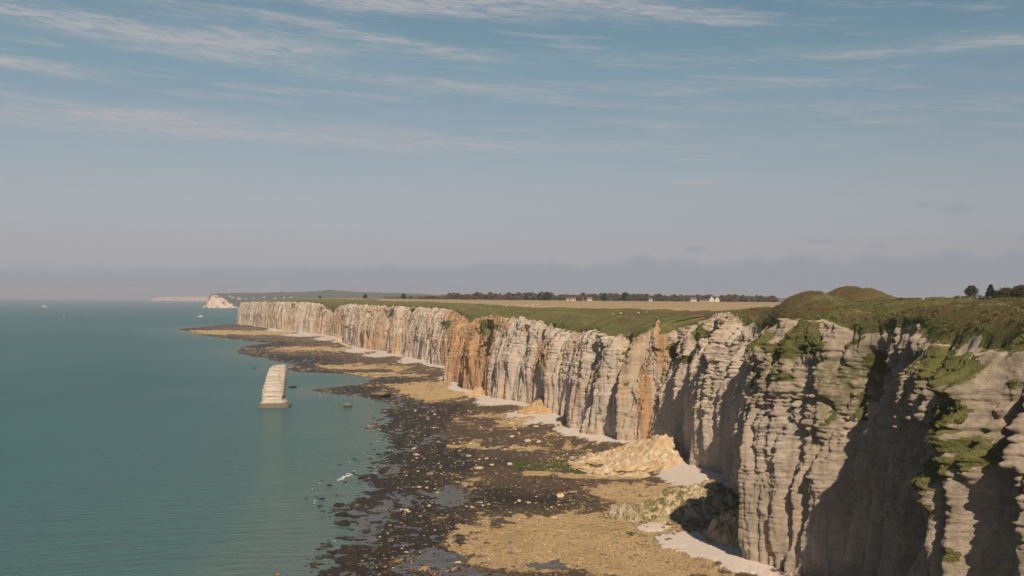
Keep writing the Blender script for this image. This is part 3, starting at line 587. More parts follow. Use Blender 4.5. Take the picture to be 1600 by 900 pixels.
# ------------------------------------------------------------------ needle rock
def build_needle():
    Yn = float(ground(430, 637, 0)[1]); SHX = -4.0
    sec = [(637.5, 407, 454), (634, 409, 453), (631, 410, 449), (628.5, 411, 446), (627.6, 412.5, 446), (624, 413, 443), (618, 413.5, 444.5), (608, 414.5, 445.5), (595, 417.5, 447), (585, 420.5, 448), (577, 423.5, 447.6), (573.8, 426, 447), (572, 430, 445)]
    z = []; xl = []; xr_ = []
    for py, a, c in sec:
        x0, zz = atY(a + SHX, py, Yn); x1, _ = atY(c + SHX, py, Yn); z.append(float(zz)); xl.append(float(x0)); xr_.append(float(x1))
    z[0] = -1.5; nz_, na = 150, 150
    Z = np.linspace(z[0], z[-1], nz_); L = np.interp(Z, z, xl); Rr = np.interp(Z, z, xr_); cx = (L + Rr) / 2; hw = (Rr - L) / 2
    th = np.linspace(0, 2 * math.pi, na, endpoint=False)
    ct, st = np.cos(th), np.sin(th); e = .3
    sx = np.sign(ct) * np.abs(ct) ** e; sy = np.sign(st) * np.abs(st) ** .4
    rnd = .9 * fbm(th[None, :] * 3 + 40, Z[:, None] / 3, 151, 3) * np.minimum(1, (z[-1] - Z[:, None]) / 1.5 + .3)
    led = ((Z + .3 * np.sin(Z * .7)) / 1.25) % 1.0
    rr = 1 + (.045 * (1 - led)[:, None] - .02) + rnd * .06 + .02 * blocks(th[None, :] * 6 + 60, Z[:, None] + 50, 1.6, 1.25, 260)
    X = cx[:, None] + hw[:, None] * sx[None, :] * rr
    dep = np.interp(Z, [z[0], z[4], z[-1]], [10, 7.5, 4.5])
    Y = Yn + 7 + dep[:, None] * (sy[None, :] + .0) * rr + (X - cx[:, None]) * .25
    ZZ = np.broadcast_to(Z[:, None], X.shape).copy()
    ZZ[-1] += .8 * pn(th * 2, th * 0, 155) 
    V = np.stack([X, Y, ZZ], -1).reshape(-1, 3)
    i = np.arange(nz_ - 1)[:, None]; j = np.arange(na)[None, :]; j2 = (j + 1) % na
    Fa = np.stack([(i * na + j).ravel(), (i * na + j2).ravel(), ((i + 1) * na + j2).ravel(), ((i + 1) * na + j).ravel()], 1)
    c = len(V); V = np.concatenate([V, [[cx[-1], Yn + 7, z[-1] + .7]]]); k = (nz_ - 1) * na
    jj = np.arange(0, na, 1); cap = np.stack([k + jj, k + (jj + 1) % na, np.full(na, c), np.full(na, c)], 1)
    wet = np.concatenate([np.broadcast_to(sst(4.2, 3.0, Z)[:, None], X.shape).ravel(), [0]]); och = np.concatenate([np.broadcast_to((.35 * sst(6, 3, Z))[:, None], X.shape).ravel(), [0]])
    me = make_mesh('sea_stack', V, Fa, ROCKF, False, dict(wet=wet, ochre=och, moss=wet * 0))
    import bmesh
    bm = bmesh.new(); bm.from_mesh(me); bm.verts.ensure_lookup_table()
    for q in jj: bm.faces.new((bm.verts[k + q], bm.verts[k + (q + 1) % na], bm.verts[c]))
    bmesh.ops.recalc_face_normals(bm, faces=bm.faces); bm.to_mesh(me); bm.free()
    o = link('sea_stack', me); tag(o, 'tall pale chalk needle leaning slightly right and standing alone in the sea', 'rock stack')
build_needle()

# ------------------------------------------------------------------ rockfall heaps
def heap(px, py, rx, ry, h, apex, label, och, moss, name='rubble_heap', rough=1.0, seed=1, shear=0.0, wetv=0.0, pw=1.0):
    """px,py: foot centre in view; rx, ry half sizes in metres; apex: offset (x,y) in metres of the summit"""
    cx, cy = [float(q) for q in ground(px, py, 1.0)]
    n = 110; t = np.linspace(-1, 1, n); A, B = np.meshgrid(t, t, indexing='ij')
    x = A * rx; y = B * ry
    rr = np.hypot(A, B) + .16 * fbm(A * 2 + seed, B * 2 + seed * 3, 160 + seed, 3)
    da = np.hypot((x - apex[0]) / rx, (y - apex[1]) / ry)
    core = np.clip(1 - da / 1.15, 0, 1) ** pw; z = h * core * sst(1.06, .72, rr)
    ms = min(rx, ry)
    z = z + sst(1.0, .8, rr) * rough * (.10 * h * fbm(x / (ms * .35), y / (ms * .35), 170 + seed, 3) + .55 * np.abs(fbm(x / 2.4, y / 2.4, 175 + seed, 3)) + .25 * pn(x / .9, y / .9, 178 + seed) + 1.1 * blocks(x + .4 * y, y - .3 * x + .5 * pn(x / 3, y / 3, 190), 2.6, 2.2, 230 + seed) + .6 * blocks(x - .6 * y, y + .5 * x, 1.1, 1.0, 240 + seed))
    z = np.where(rr > 1.02, -1.5, z)
    V = np.stack([x + shear * y, y, z - .4], -1).reshape(-1, 3)
    Fa = grid_faces(n, n); kp = (rr.ravel()[Fa] < 1.08).all(1)
    nn = pn(x / 5, y / 5, 180 + seed)
    at = dict(ochre=np.clip(och + .5 * nn, 0, 1).ravel(), moss=np.clip(moss + .7 * nn * (moss > 0), 0, 1).ravel(), wet=np.clip(wetv + 0 * x, 0, 1).ravel())
    v_, f_, a_ = submesh(V, Fa, kp, at)
    z0 = float(shore_fields(np.array([cx]), np.array([cy]))[0][0])
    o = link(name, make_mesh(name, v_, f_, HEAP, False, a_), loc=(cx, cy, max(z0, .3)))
    return tag(o, label, 'rockfall')
heap(978, 724, 31, 46, 14.5, (23, 15), 'big golden rubble heap sloping up to the foot of the orange cliff pillar', .32, .0, seed=1, pw=1.15, rough=1.4)
heap(1078, 802, 23, 25, 10, (9, 7), 'mossy brown rockfall heap with grey blocks in front, beside the shaded cliff foot', .15, .75, seed=2, rough=1.6, pw=.7)
heap(1150, 850, 11, 20, 8, (2, 2), 'dark rockfall heap in the shade at the foot of the nearest tall buttress', .1, .2, seed=3, rough=1.5, pw=.7)
heap(752, 620, 15, 26, 12, (7, 8), 'pale orange rubble cone at the right foot of the brown buttress', .5, .0, seed=4)
heap(838, 648, 14, 20, 11, (6, 5), 'jagged golden rubble heap on the shingle at the foot of the shaded cliffs', .75, .0, seed=5, rough=1.3)
heap(888, 667, 8, 12, 6, (3, 2), 'small tan rubble heap between the shingle and the dark cliff foot', .5, .0, seed=6)
heap(537, 535, 20, 60, 13, (4, 10), 'distant pale rubble spur running down to the shingle below the grassy notch', .3, .0, seed=8)
heap(980, 805, 9, 11, 4.5, (-1, 1), 'low cluster of dark brown blocks on the golden flat left of the mossy heap', .0, .35, seed=7, rough=2.2, wetv=.35)

# ------------------------------------------------------------------ boulders
def rock_proto(name, seed, m, flat=.6, n=14, boxy=0.0):
    import bmesh
    bm = bmesh.new(); bmesh.ops.create_icosphere(bm, subdivisions=3, radius=1.0)
    V = np.array([v.co for v in bm.verts])
    r = 1 + .22 * fbm(V[:, 0] * 1.1 + seed, V[:, 1] * 1.1 + V[:, 2] * 1.7, 200 + seed, 3)
    V = V * r[:, None]
    rs = np.random.default_rng(seed)
    for _ in range(9):            # plane cuts give broken faces
        nrm = rs.normal(size=3); nrm /= np.linalg.norm(nrm); dcut = rs.uniform(.55, .85); s = V @ nrm - dcut; V = V - np.maximum(s, 0)[:, None] * nrm
    V[:, 2] *= flat
    for v, c in zip(bm.verts, V): v.co = c
    me = bpy.data.meshes.new(name); bm.to_mesh(me); bm.free(); me.materials.append(m); return me
def boulder_mat(name, a, b2, dk):
    m, b, p, P = mat(name); n = b.noise(P, .9, 5, .7); n2 = b.noise(P, 3.0, 4, .7)
    c = b.mix(b.ss(n, .35, .6), a, b2); c = b.mix(b.m('MULTIPLY', b.ss(n2, .5, .68), .6), c, dk)
    b.put(p.inputs['Base Color'], c); p.inputs['Roughness'].default_value = .85; p.inputs['Specular IOR Level'].default_value = .2; bump(b, p, b.m('ADD', n, n2), .4, .7); return m
B_PALE = boulder_mat('pale_boulder', (.54, .41, .25), (.62, .50, .33), (.25, .18, .11)); B_DARK = boulder_mat('weedy_boulder', (.016, .016, .015), (.04, .034, .024), (.01, .01, .01))
B_BROWN = boulder_mat('brown_boulder', (.17, .13, .085), (.26, .20, .13), (.06, .05, .035)); B_WHITE = boulder_mat('white_boulder', (.62, .56, .5), (.7, .64, .58), (.4, .35, .3))
protos = {k: [rock_proto('boulder', s0 + i, m, fl) for i in range(4)] for k, (m, s0, fl) in dict(pale=(B_PALE, 1, .55), dark=(B_DARK, 11, .38), brown=(B_BROWN, 21, .65), white=(B_WHITE, 31, .6)).items()}
def boulder(px, py, wpx, kind, label, group=None, name='boulder', asp=1.0):
    X, Y = [float(q) for q in ground(px, py, .4)]; s = wpx / 2 * Y / F
    z = max(float(shore_fields(np.array([X]), np.array([Y]))[0][0]), -.1)
    o = link(name, random.choice(protos[kind])); o.location = (X, Y, z + .12 * s); o.scale = (s, s * random.uniform(.8, 1.4) * asp, s * random.uniform(.8, 1.1)); o.rotation_euler = (random.uniform(-.15, .15), random.uniform(-.15, .15), random.uniform(0, 6.28))
    return tag(o, label, 'boulder', group)
named = [(651, 712, 11, 'pale', 'pale squarish boulder on the dark reef, the brightest near the waterline'), (747, 733, 13, 'pale', 'large pale boulder on the brown reef in front of the green weed patch'), (702, 698, 10, 'pale', 'tilted pale slab of rock in the middle of the dark reef'),
         (647, 701, 9, 'pale', 'pale rounded boulder just above the brightest waterline boulder'), (635, 797, 10, 'pale', 'pale boulder alone on the low dark reef near the pools'), (732, 712, 9, 'pale', 'small pale boulder with others beyond the large pale boulder'),
         (875, 778, 16, 'pale', 'flat tan slab lying in the wide brown pool bed'), (768, 727, 10, 'pale', 'tan boulder right of the large pale boulder'), (825, 690, 12, 'pale', 'long flat pale slab on the upper brown flat'), (842, 692, 10, 'pale', 'blocky pale rock at the right end of the upper brown flat'),
         (543, 635, 16, 'brown', 'low brown flat rock awash in shallow sea right of the needle'), (595, 620, 34, 'brown', 'long flat golden rock ledge at the water edge right of the needle'), (529, 789, 24, 'dark', 'wide dark weedy rock awash offshore, largest of the lower group'),
         (533, 803, 22, 'dark', 'knobbly dark weedy rock awash next to the reef edge'), (563, 785, 16, 'dark', 'dark weedy rock awash right of the wide one'), (538, 818, 26, 'dark', 'long dark weedy rock awash closest to the camera'), (540, 752, 7, 'dark', 'dark rock with breaking white foam around it'),
         (479, 777, 8, 'dark', 'small dark rock farthest out from the lower reef'), (503, 778, 14, 'dark', 'thin dark rock awash just right of the outermost small one'), (500, 789, 8, 'dark', 'small dark rock awash below the thin one'), (592, 709, 11, 'dark', 'dark rock awash at the reef edge beside a pair of smaller ones'),
         (605, 707, 12, 'dark', 'dark elongated rock touching the reef edge above the foam'), (397, 575, 6, 'dark', 'tiny dark rock awash to the left of the needle top'), (458, 605, 14, 'dark', 'dark low rock awash right of the needle middle'), (1006, 818, 10, 'brown', 'single brown boulder on the pale shingle by the dark blocks'),
         (1046, 848, 8, 'brown', 'brown boulder alone in the middle of the nearest shingle beach'), (845, 667, 7, 'brown', 'brown cube-like boulder on the upper shingle below the golden heap'), (872, 672, 7, 'brown', 'small dark brown boulder at the right of the upper shingle'), (812, 645, 9, 'brown', 'dark brown boulder left of the jagged golden heap'),
         (795, 630, 6, 'white', 'white chalk block at the foot of the shaded cliffs, left one'), (807, 632, 6, 'white', 'white chalk block at the foot of the shaded cliffs, right one'), (960, 690, 7, 'white', 'white chalk block at the top left of the big golden heap'), (672, 742, 12, 'brown', 'rust brown rock patch beside the waterline boulders'),
         (838, 671, 10, 'pale', 'pale boulder left of the brown cube-like one on the shingle edge'), (1020, 800, 14, 'brown', 'brown fallen block leaning on the left of the mossy heap'), (1062, 815, 16, 'brown', 'grey brown fallen block at the front of the mossy heap')]
for px, py, w, k, lb in named: boulder(px, py, w, k, lb)
def scatter(n, box, wr, kind, label, group, cond=None):
    c = 0; tries = 0
    while c < n and tries < n * 30:
        tries += 1; px = random.uniform(box[0], box[2]); py = random.uniform(box[1], box[3])
        if cond and not cond(px, py): continue
        X, Y = ground(px, py, 0); z, dw, dc, at = shore_fields(np.array([X]), np.array([Y]))
        if kind == 'dark':
            if not (-26 < dw[0] < 2): continue
        elif dw[0] < 8 or dc[0] < 6 or z[0] < .02: continue
        boulder(px, py, random.uniform(*wr) * (.6 + .8 * random.random() ** 2), kind, label, group); c += 1
scatter(90, (600, 640, 900, 800), (3.5, 7), 'pale', 'pale boulder, one of many scattered over the dark middle reef', 'pale boulders on the middle reef')
scatter(60, (560, 780, 880, 896), (3.5, 7), 'pale', 'pale boulder, one of many scattered over the nearest dark reef', 'pale boulders on the near reef')
scatter(50, (480, 690, 625, 896), (4, 10), 'dark', 'dark weedy rock, one of many half awash along the reef edge', 'dark rocks along the reef edge')
scatter(40, (860, 690, 1040, 745), (2.5, 6), 'pale', 'tan boulder, one of many strewn on and before the golden heap', 'tan boulders by the golden heap')
scatter(70, (985, 775, 1160, 850), (3, 9), 'brown', 'brown boulder, one of many strewn around the mossy rockfall heap', 'brown boulders by the mossy heap')

def stones(name, N, box, size, m, label_kind, accept, flat=.5, seed=5):
    """thousands of loose stones as one uncountable layer"""
    rs = np.random.default_rng(seed)
    px = rs.uniform(box[0], box[2], N); py = 469 + 1 / rs.uniform(1 / (box[3] - 469), 1 / (box[1] - 469), N); py = np.where(rs.random(N) < .5, py, rs.uniform(box[1], box[3], N))
    X, Y = ground(px, py, 0); z, dw, dc, at = shore_fields(X, Y)
    k = accept(z, dw, dc, at, rs); X, Y, z = X[k], Y[k], z[k]; n = len(X)
    base = np.array([(1, 0, 0), (.5, .87, 0), (-.5, .87, 0), (-1, 0, 0), (-.5, -.87, 0), (.5, -.87, 0), (.55, .3, .8), (-.3, .5, .9), (-.2, -.55, .75)], float)
    fc = np.array([(0, 1, 6), (1, 7, 6), (1, 2, 7), (2, 3, 7), (3, 8, 7), (3, 4, 8), (4, 5, 8), (5, 6, 8), (5, 0, 6), (6, 7, 8)])
    s = size[0] + (size[1] - size[0]) * rs.random(n) ** 3; s = s * (Y / 500) ** .55
    th = rs.uniform(0, 6.28, n); jit = 1 + .35 * rs.normal(size=(n, 9, 1))
    B = base[None] * jit * s[:, None, None] * np.array([1, 1, flat]); c, sn = np.cos(th)[:, None], np.sin(th)[:, None]
    P = np.stack([B[..., 0] * c - B[..., 1] * sn + X[:, None], B[..., 0] * sn + B[..., 1] * c + Y[:, None], B[..., 2] + z[:, None] - .05 * s[:, None]], -1)
    Fa = (fc[None] + 9 * np.arange(n)[:, None, None]).reshape(-1, 3)
    return struct(link(name, make_mesh(name, P.reshape(-1, 3), Fa, m)), 'stuff')
stones('reef_stones', 42000, (300, 512, 1120, 905), (.18, .8), B_DARK, '', lambda z, dw, dc, at, rs: (dw > -6) & (rs.random(len(z)) < .12 + .9 * at['weedm']) & (z > -.15) & (at['gold'] < .5) & (at['grav'] < .3) & (dc > 3), .55, 5)
stones('tan_stones', 64000, (300, 512, 1150, 905), (.18, .8), boulder_mat('tan_stone', (.36, .26, .15), (.46, .34, .20), (.17, .12, .07)), '', lambda z, dw, dc, at, rs: (dw > 6) & (z > 0) & (rs.random(len(z)) < .10 + .5 * at['gold'] + .4 * at['mid']) & (at['grav'] < .3) & (dc > 3), .4, 6)
stones('brown_stones', 60000, (300, 512, 1150, 905), (.2, .9), B_BROWN, '', lambda z, dw, dc, at, rs: (dw > 3) & (z > 0) & (rs.random(len(z)) < .2 + .5 * at['mid']) & (at['grav'] < .3) & (dc > 3), .45, 7)
stones('beach_pebbles', 9000, (900, 560, 1200, 905), (.10, .45), B_WHITE, '', lambda z, dw, dc, at, rs: (at['grav'] > .3), .5, 8)

# ------------------------------------------------------------------ vegetation
def leaf_mat(name, a, b2):
    m, b, p, P = mat(name); oi = b.n('ShaderNodeObjectInfo'); n = b.noise(P, .35, 3)
    c = b.mix(b.ss(n, .35, .65), a, b2); c = b.mix(b.m('MULTIPLY', oi.outputs['Random'], .45), c, tuple(x * .6 for x in a)); b.put(p.inputs['Base Color'], c); p.inputs['Roughness'].default_value = .9; p.inputs['Specular IOR Level'].default_value = .1; return m
L_OLIVE = leaf_mat('olive_foliage', (.12, .105, .062), (.155, .13, .075)); L_DARK = leaf_mat('evergreen_foliage', (.022, .036, .024), (.038, .055, .032)); L_BROWN = leaf_mat('bare_spring_foliage', (.16, .12, .085), (.18, .14, .095))
BARK = simple('bark', (.11, .085, .06), .95, .2)
def crown_mesh(name, m, w, h, z0, n, seed, shape='round', leaf=.6):
    rs = np.random.default_rng(seed); cl = []
    k = max(10, n // 26)
    for _ in range(k):
        t = rs.random(); a = rs.uniform(0, 6.28)
        if shape == 'cone': r = w * (1 - t) ** .8 * rs.uniform(.3, 1); zz = z0 + h * t
        else:
            zz = z0 + h * t; r = w * math.sqrt(max(0, 1 - (2 * t - .85) ** 2 / 1.35)) * rs.uniform(.25, 1)
        cl.append((r * math.cos(a), r * math.sin(a), zz, rs.uniform(.12, .26) * w))
    cl = np.array(cl); idx = rs.integers(0, k, n); c = cl[idx]
    d = rs.normal(size=(n, 3)); d /= np.linalg.norm(d, axis=1)[:, None]; cen = c[:, :3] + d * c[:, 3:4] * np.array([1, 1, .8]) * rs.uniform(.6, 1.05, (n, 1))
    a = rs.normal(size=(n, 3)); a /= np.linalg.norm(a, axis=1)[:, None]; bb = np.cross(a, d); s = leaf * rs.uniform(.6, 1.3, (n, 1))
    P = np.stack([cen - a * s, cen + bb * s * .8, cen + a * s, cen - bb * s * .8], 1).reshape(-1, 3)
    return make_mesh(name, P, np.arange(4 * n).reshape(-1, 4), m)
def trunk_mesh(h, r, seed):
    rs = np.random.default_rng(seed); V = []; Fs = []
    def limb(p0, p1, r0, r1):
        b0 = len(V); p0 = np.array(p0, float); p1 = np.array(p1, float); d = p1 - p0; d /= np.linalg.norm(d); a = np.cross(d, [0.3, .9, .1]); a /= np.linalg.norm(a); c = np.cross(d, a)
        for p, rr in ((p0, r0), (p1, r1)):
            for k in range(6): V.append(p + rr * (math.cos(k * 1.047) * a + math.sin(k * 1.047) * c))
        for k in range(6): Fs.append((b0 + k, b0 + (k + 1) % 6, b0 + 6 + (k + 1) % 6, b0 + 6 + k))
    limb((0, 0, -.5), (.1, 0, h * .45), r, r * .7); limb((.1, 0, h * .45), (.0, .1, h * .85), r * .7, r * .25)
    for k in range(5):
        a = rs.uniform(0, 6.28); z = h * rs.uniform(.3, .6); l = h * rs.uniform(.25, .38); limb((.05, 0, z), (l * math.cos(a), l * math.sin(a), z + l * .8), r * .4, r * .12)
    return make_mesh('trunk', np.array(V), np.array(Fs), BARK)
class Kind: pass
def tree_kind(m, w, h, z0, n, seed, shape='round', leaf=.6):
    k = Kind(); k.c = crown_mesh('crown', m, w, h, z0, n, seed, shape, leaf); k.t = trunk_mesh(h + z0, .035 * (h + z0) * .6, seed); return k
TK = [tree_kind(L_OLIVE, 6.5, 11, 2.0, 2200, 1, leaf=1.0), tree_kind(L_BROWN, 7, 10, 1.6, 2200, 2, leaf=.95), tree_kind(L_DARK, 6, 11, 1.2, 2200, 3, leaf=1.0), tree_kind(L_OLIVE, 8, 9, 1.2, 2200, 4, leaf=1.1), tree_kind(L_DARK, 3.8, 12, .8, 2000, 5, 'cone', .85)]
L_NEAR = leaf_mat('grey_green_foliage', (.070, .075, .042), (.105, .100, .058))
TK += [tree_kind(L_NEAR, 6.5, 11, 2.0, 7000, 6, leaf=.42), tree_kind(L_NEAR, 8, 9, 1.0, 8000, 7, leaf=.42), tree_kind(L_DARK, 3.8, 12, .8, 6000, 8, 'cone', .34)]
def tree(x, y, z, kind, s, label, group=None, name='broadleaf_tree', sw=1.0):
    e = bpy.data.objects.new(name, None); COL.objects.link(e); e.location = (x, y, z); e.scale = (s * sw, s * sw, s); e.rotation_euler = (0, 0, random.uniform(0, 6.28)); tag(e, label, 'tree', group)
    link('trunk', TK[kind].t, e); link('crown', TK[kind].c, e); return e
def place(px, Y, dz=0): # ground point on the plateau
    X = (px - 800) / F * Y; return X, Y, terr(X, Y) + dz
# distinct trees
for px, Y, k, s, lb, nm, sw in [(1518, 700, 5, .62, 'round grey-green tree on the skyline above the right grass slope', 'broadleaf_tree', 1.0), (1548, 560, 7, .62, 'dark cone shaped evergreen on the skyline right of the round tree', 'conifer_tree', 1.5),
        (1572, 600, 6, .62, 'broad olive tree behind the small house near the right edge', 'broadleaf_tree', 1.2), (1597, 560, 6, .66, 'reddish brown tree crown on the skyline at the right edge', 'broadleaf_tree', 1.2),
        (571, 2900, 2, .95, 'dark round tree alone in the field below the far hills', 'broadleaf_tree', 1.1), (631, 2750, 2, 1.1, 'larger dark tree of a pair standing alone in the far field', 'broadleaf_tree', 1.1), (642, 2750, 0, .6, 'smaller tree just right of the larger dark one in the far field', 'broadleaf_tree', 1.2),
        (500, 3000, 0, .6, 'small bush-like tree at the left end of the far field', 'broadleaf_tree', 1.2)]:
    x, y, z = place(px, Y)
    if px > 1500: z = HC + {1518: 5.2, 1548: 3.6, 1572: 4.0, 1597: 4.4}[px] - 1.5
    tree(x, y, z - .3, k, s, lb, None, nm, sw)
# the long tree line
for i in range(170):
    px = 655 + (1215 - 655) * (i + random.random()) / 170; Y = random.uniform(2350, 2900); k = random.choice([0, 0, 1, 1, 1, 2, 3, 3])
    x, y, z = place(px, Y); s = random.uniform(.95, 1.45) * (.55 if px < 700 else 1) * (1.1 if 810 < px < 860 or 940 < px < 1000 else .95)
    tree(x, y, z - .5, k, s, 'tree in the long hedge line at the far edge of the plateau field', 'trees of the long plateau hedge line')
# dense wood behind them that reads as one mass
def wood():
    Ps = []; rs = np.random.default_rng(9); c0 = crown_mesh('tmp', L_OLIVE, 8, 9, 0, 260, 44, leaf=1.5)
    v0 = np.empty(len(c0.vertices) * 3, np.float32); c0.vertices.foreach_get('co', v0); v0 = v0.reshape(-1, 3)
    for i in range(260):
        px = 600 + 610 * (i + rs.random()) / 260; Y = rs.uniform(2950, 3200); X = (px - 800) / F * Y; s = rs.uniform(1.1, 1.6) * np.interp(px, [600, 700, 800], [.45, .75, 1])
        Ps.append(v0 * s + np.array([X, Y, zplat(np.array([X]), np.array([Y]))[0]]))
    P = np.concatenate(Ps); struct(link('distant_wood', make_mesh('distant_wood', P, np.arange(len(P)).reshape(-1, 4), L_BROWN)), 'stuff'); bpy.data.meshes.remove(c0)
wood()
# shrubs along the skyline on the right
SHR = [crown_mesh('shrub', L_BROWN, 1.6, 1.6, -.2, 420, 61, leaf=.16), crown_mesh('shrub', leaf_mat('gorse_foliage', (.045, .05, .02), (.07, .07, .03)), 1.8, 1.7, -.2, 420, 62, leaf=.16)]
def shrub(px, Y, s, lb, group=None, k=0, sw=1.0):
    x, y, z = place(px, Y); o = link('shrub', SHR[k]); o.location = (x, y, z - .1); o.scale = (s * sw, s, s); tag(o, lb, 'shrub', group)
for px, Y, s, k, lb in [(1403, 400, .9, 0, 'small bare shrub on the skyline right of the grass mounds'), (1410, 395, 1.1, 1, 'dark shrub on the skyline beside the small bare one'), (1388, 410, .6, 0, 'tiny shrub at the right foot of the mounds'), (1470, 380, .8, 0, 'low brown shrub right behind the standing walker'),
                        (1450, 390, .8, 1, 'low shrub behind the seated walkers'), (1500, 370, 1.5, 1, 'dark bush at the left of the skyline hedge'), (1512, 372, 1.8, 0, 'wide brown bush in the middle of the skyline hedge'), (1526, 374, 1.6, 1, 'dark green bush at the right of the skyline hedge'), (1492, 372, 1.0, 1, 'smallest bush at the left end of the skyline hedge'), (1540, 380, 1.5, 0, 'brown bush below the dark evergreen')]:
    shrub(px, Y, s, lb, None, k, 1.4)
# tufts of rough grass and bracken over the near slopes
def tufts():
    V = SH_A['V']; G = SH_A['G']; dd = SH_A['dd']; n, m, _ = V.shape
    P = V.reshape(-1, 3); ok = (G.ravel() > .15) & (P[:, 1] > 140) & (P[:, 1] < 640) & (dd.ravel() < 130)
    dz = np.zeros(len(P)); P = P[ok]; wgt = np.clip((dd.ravel()[ok]) * .12, .5, 3)
    rs = np.random.default_rng(12); N = 100000; idx = rs.choice(len(P), N, p=wgt / wgt.sum()); C = P[idx] + rs.normal(size=(N, 3)) * np.array([.4, .4, .02])
    out = []; s = (.16 + .32 * rs.random(N) ** 3) * (C[:, 1] / 350) ** .5
    clump = sst(-.2, .6, fbm(C[:, 0] / 9, C[:, 1] / 9, 321, 2)); s = s * (.6 + .8 * clump)
    for k in range(3):
        a = rs.uniform(0, 6.28, N); w = s * .35; l = rs.uniform(-.4, .4, (N, 2)) * s[:, None]
        p0 = C + np.stack([np.cos(a) * w, np.sin(a) * w, -0.05 + 0 * a], 1); p1 = C - np.stack([np.cos(a) * w, np.sin(a) * w, .05 + 0 * a], 1); p2 = C + np.stack([l[:, 0], l[:, 1], s], 1)
        out.append(np.stack([p0, p1, p2], 1))
    Q = np.concatenate(out).reshape(-1, 3); fb = fbm(Q[:, 0] / 34, Q[:, 1] / 34, 91, 3)
    struct(link('grass_tufts', make_mesh('grass_tufts', Q, np.arange(len(Q)).reshape(-1, 3), GRASS, False, dict(bracken=np.clip(sst(-.05, .5, fb + .1), 0, 1), path=Q[:, 0] * 0))), 'stuff')
tufts()

def scrub():
    V = SH_A['V'].reshape(-1, 3); G = SH_A['G'].ravel(); dd = SH_A['dd'].ravel(); rs = np.random.default_rng(31)
    ok = (G > .05) & (V[:, 1] > 150) & (V[:, 1] < 520) & (dd < 16) & (V[:, 2] > 25); P = V[ok]; N = 1500
    C = P[rs.integers(0, len(P), N)]; C = C[fbm(C[:, 0] / 7, C[:, 1] / 7, 331, 2) > -.05]; n = len(C); k = 46
    r = rs.uniform(.35, 1.1, n) * (C[:, 1] / 300) ** .4; d = rs.normal(size=(n, k, 3)); d /= np.linalg.norm(d, axis=2)[..., None]; d[..., 2] = np.abs(d[..., 2]) * .7 - .1
    c = C[:, None] + d * (r[:, None] * rs.uniform(.6, 1.1, (n, k)))[..., None]; a = rs.normal(size=(n, k, 3)); a /= np.linalg.norm(a, axis=2)[..., None]; bb = np.cross(a, d); s_ = (.16 * r[:, None] * rs.uniform(.7, 1.5, (n, k)) + .05)[..., None]
    Q = np.stack([c - a * s_, c + bb * s_, c + a * s_, c - bb * s_], 2).reshape(-1, 3)
    m = leaf_mat('bramble_foliage', (.10, .115, .04), (.17, .165, .06)); struct(link('bramble_scrub', make_mesh('bramble_scrub', Q, np.arange(len(Q)).reshape(-1, 4), m)), 'stuff')
scrub()

# ------------------------------------------------------------------ houses
def boxv(x0, x1, y0, y1, z0, z1):
    V = [(x, y, z) for z in (z0, z1) for y in (y0, y1) for x in (x0, x1)]
    return V, [(0, 2, 3, 1), (4, 5, 7, 6), (0, 1, 5, 4), (2, 6, 7, 3), (0, 4, 6, 2), (1, 3, 7, 5)]
M_WALL = simple('white_render', (.56, .50, .45), .9, .06); M_WALL2 = simple('brick_render', (.42, .30, .24), .9, .1); M_ROOF = simple('slate_roof', (.10, .10, .12), .8, .15); M_ROOF2 = simple('tile_roof', (.20, .115, .085), .85, .15); M_WIN = simple('window_glass', (.04, .05, .06), .2, 0, .5)
def pyfaces(name, V, Fs, m, parent=None):
    me = bpy.data.meshes.new(name); me.from_pydata([tuple(v) for v in V], [], Fs); me.materials.append(m); return link(name, me, parent)
def house(x, y, z, w, d, h, rh, rot, wm, rm, label, group=None, name='house', parts=True):
    e = bpy.data.objects.new(name, None); COL.objects.link(e); e.location = (x, y, z); e.rotation_euler = (0, 0, rot); tag(e, label, 'house', group)
    hw, hd = w / 2, d / 2
    V = [(-hw, -hd, -2), (hw, -hd, -2), (hw, hd, -2), (-hw, hd, -2), (-hw, -hd, h), (hw, -hd, h), (hw, hd, h), (-hw, hd, h), (-hw, 0, h + rh * .97), (hw, 0, h + rh * .97)]
    pyfaces('wall', V, [(0, 1, 5, 4), (2, 3, 7, 6), (1, 2, 6, 9, 5), (3, 0, 4, 8, 7)], wm, e)
    o = .4; t = .25
    V = [(-hw - o, -hd - o, h - o * rh / hd), (hw + o, -hd - o, h - o * rh / hd), (hw + o, 0, h + rh), (-hw - o, 0, h + rh), (hw + o, hd + o, h - o * rh / hd), (-hw - o, hd + o, h - o * rh / hd)]
    V2 = [(a, b_, c + t) for a, b_, c in V]; V = V + V2
    r = pyfaces('roof', V, [(0, 3, 2, 1), (3, 5, 4, 2), (6, 7, 8, 9), (9, 8, 10, 11), (0, 1, 7, 6), (5, 11, 10, 4), (1, 2, 8, 7), (2, 4, 10, 8), (0, 6, 9, 3), (3, 9, 11, 5)], rm, e)
    Vc, Fc = boxv(hw * .5, hw * .5 + .9, -.4, .5, h + rh * .6, h + rh + 1.3); pyfaces('chimney', Vc, Fc, M_WALL2, r)
    if parts:
        k = max(2, int(w // 4))
        for i in range(k):
            xx = -hw + w * (i + .5) / k; Vw, Fw = boxv(xx - .55, xx + .55, -hd - .06, -hd + .02, 1.0, 2.4); pyfaces('window', Vw, Fw, M_WIN, e)
    return e
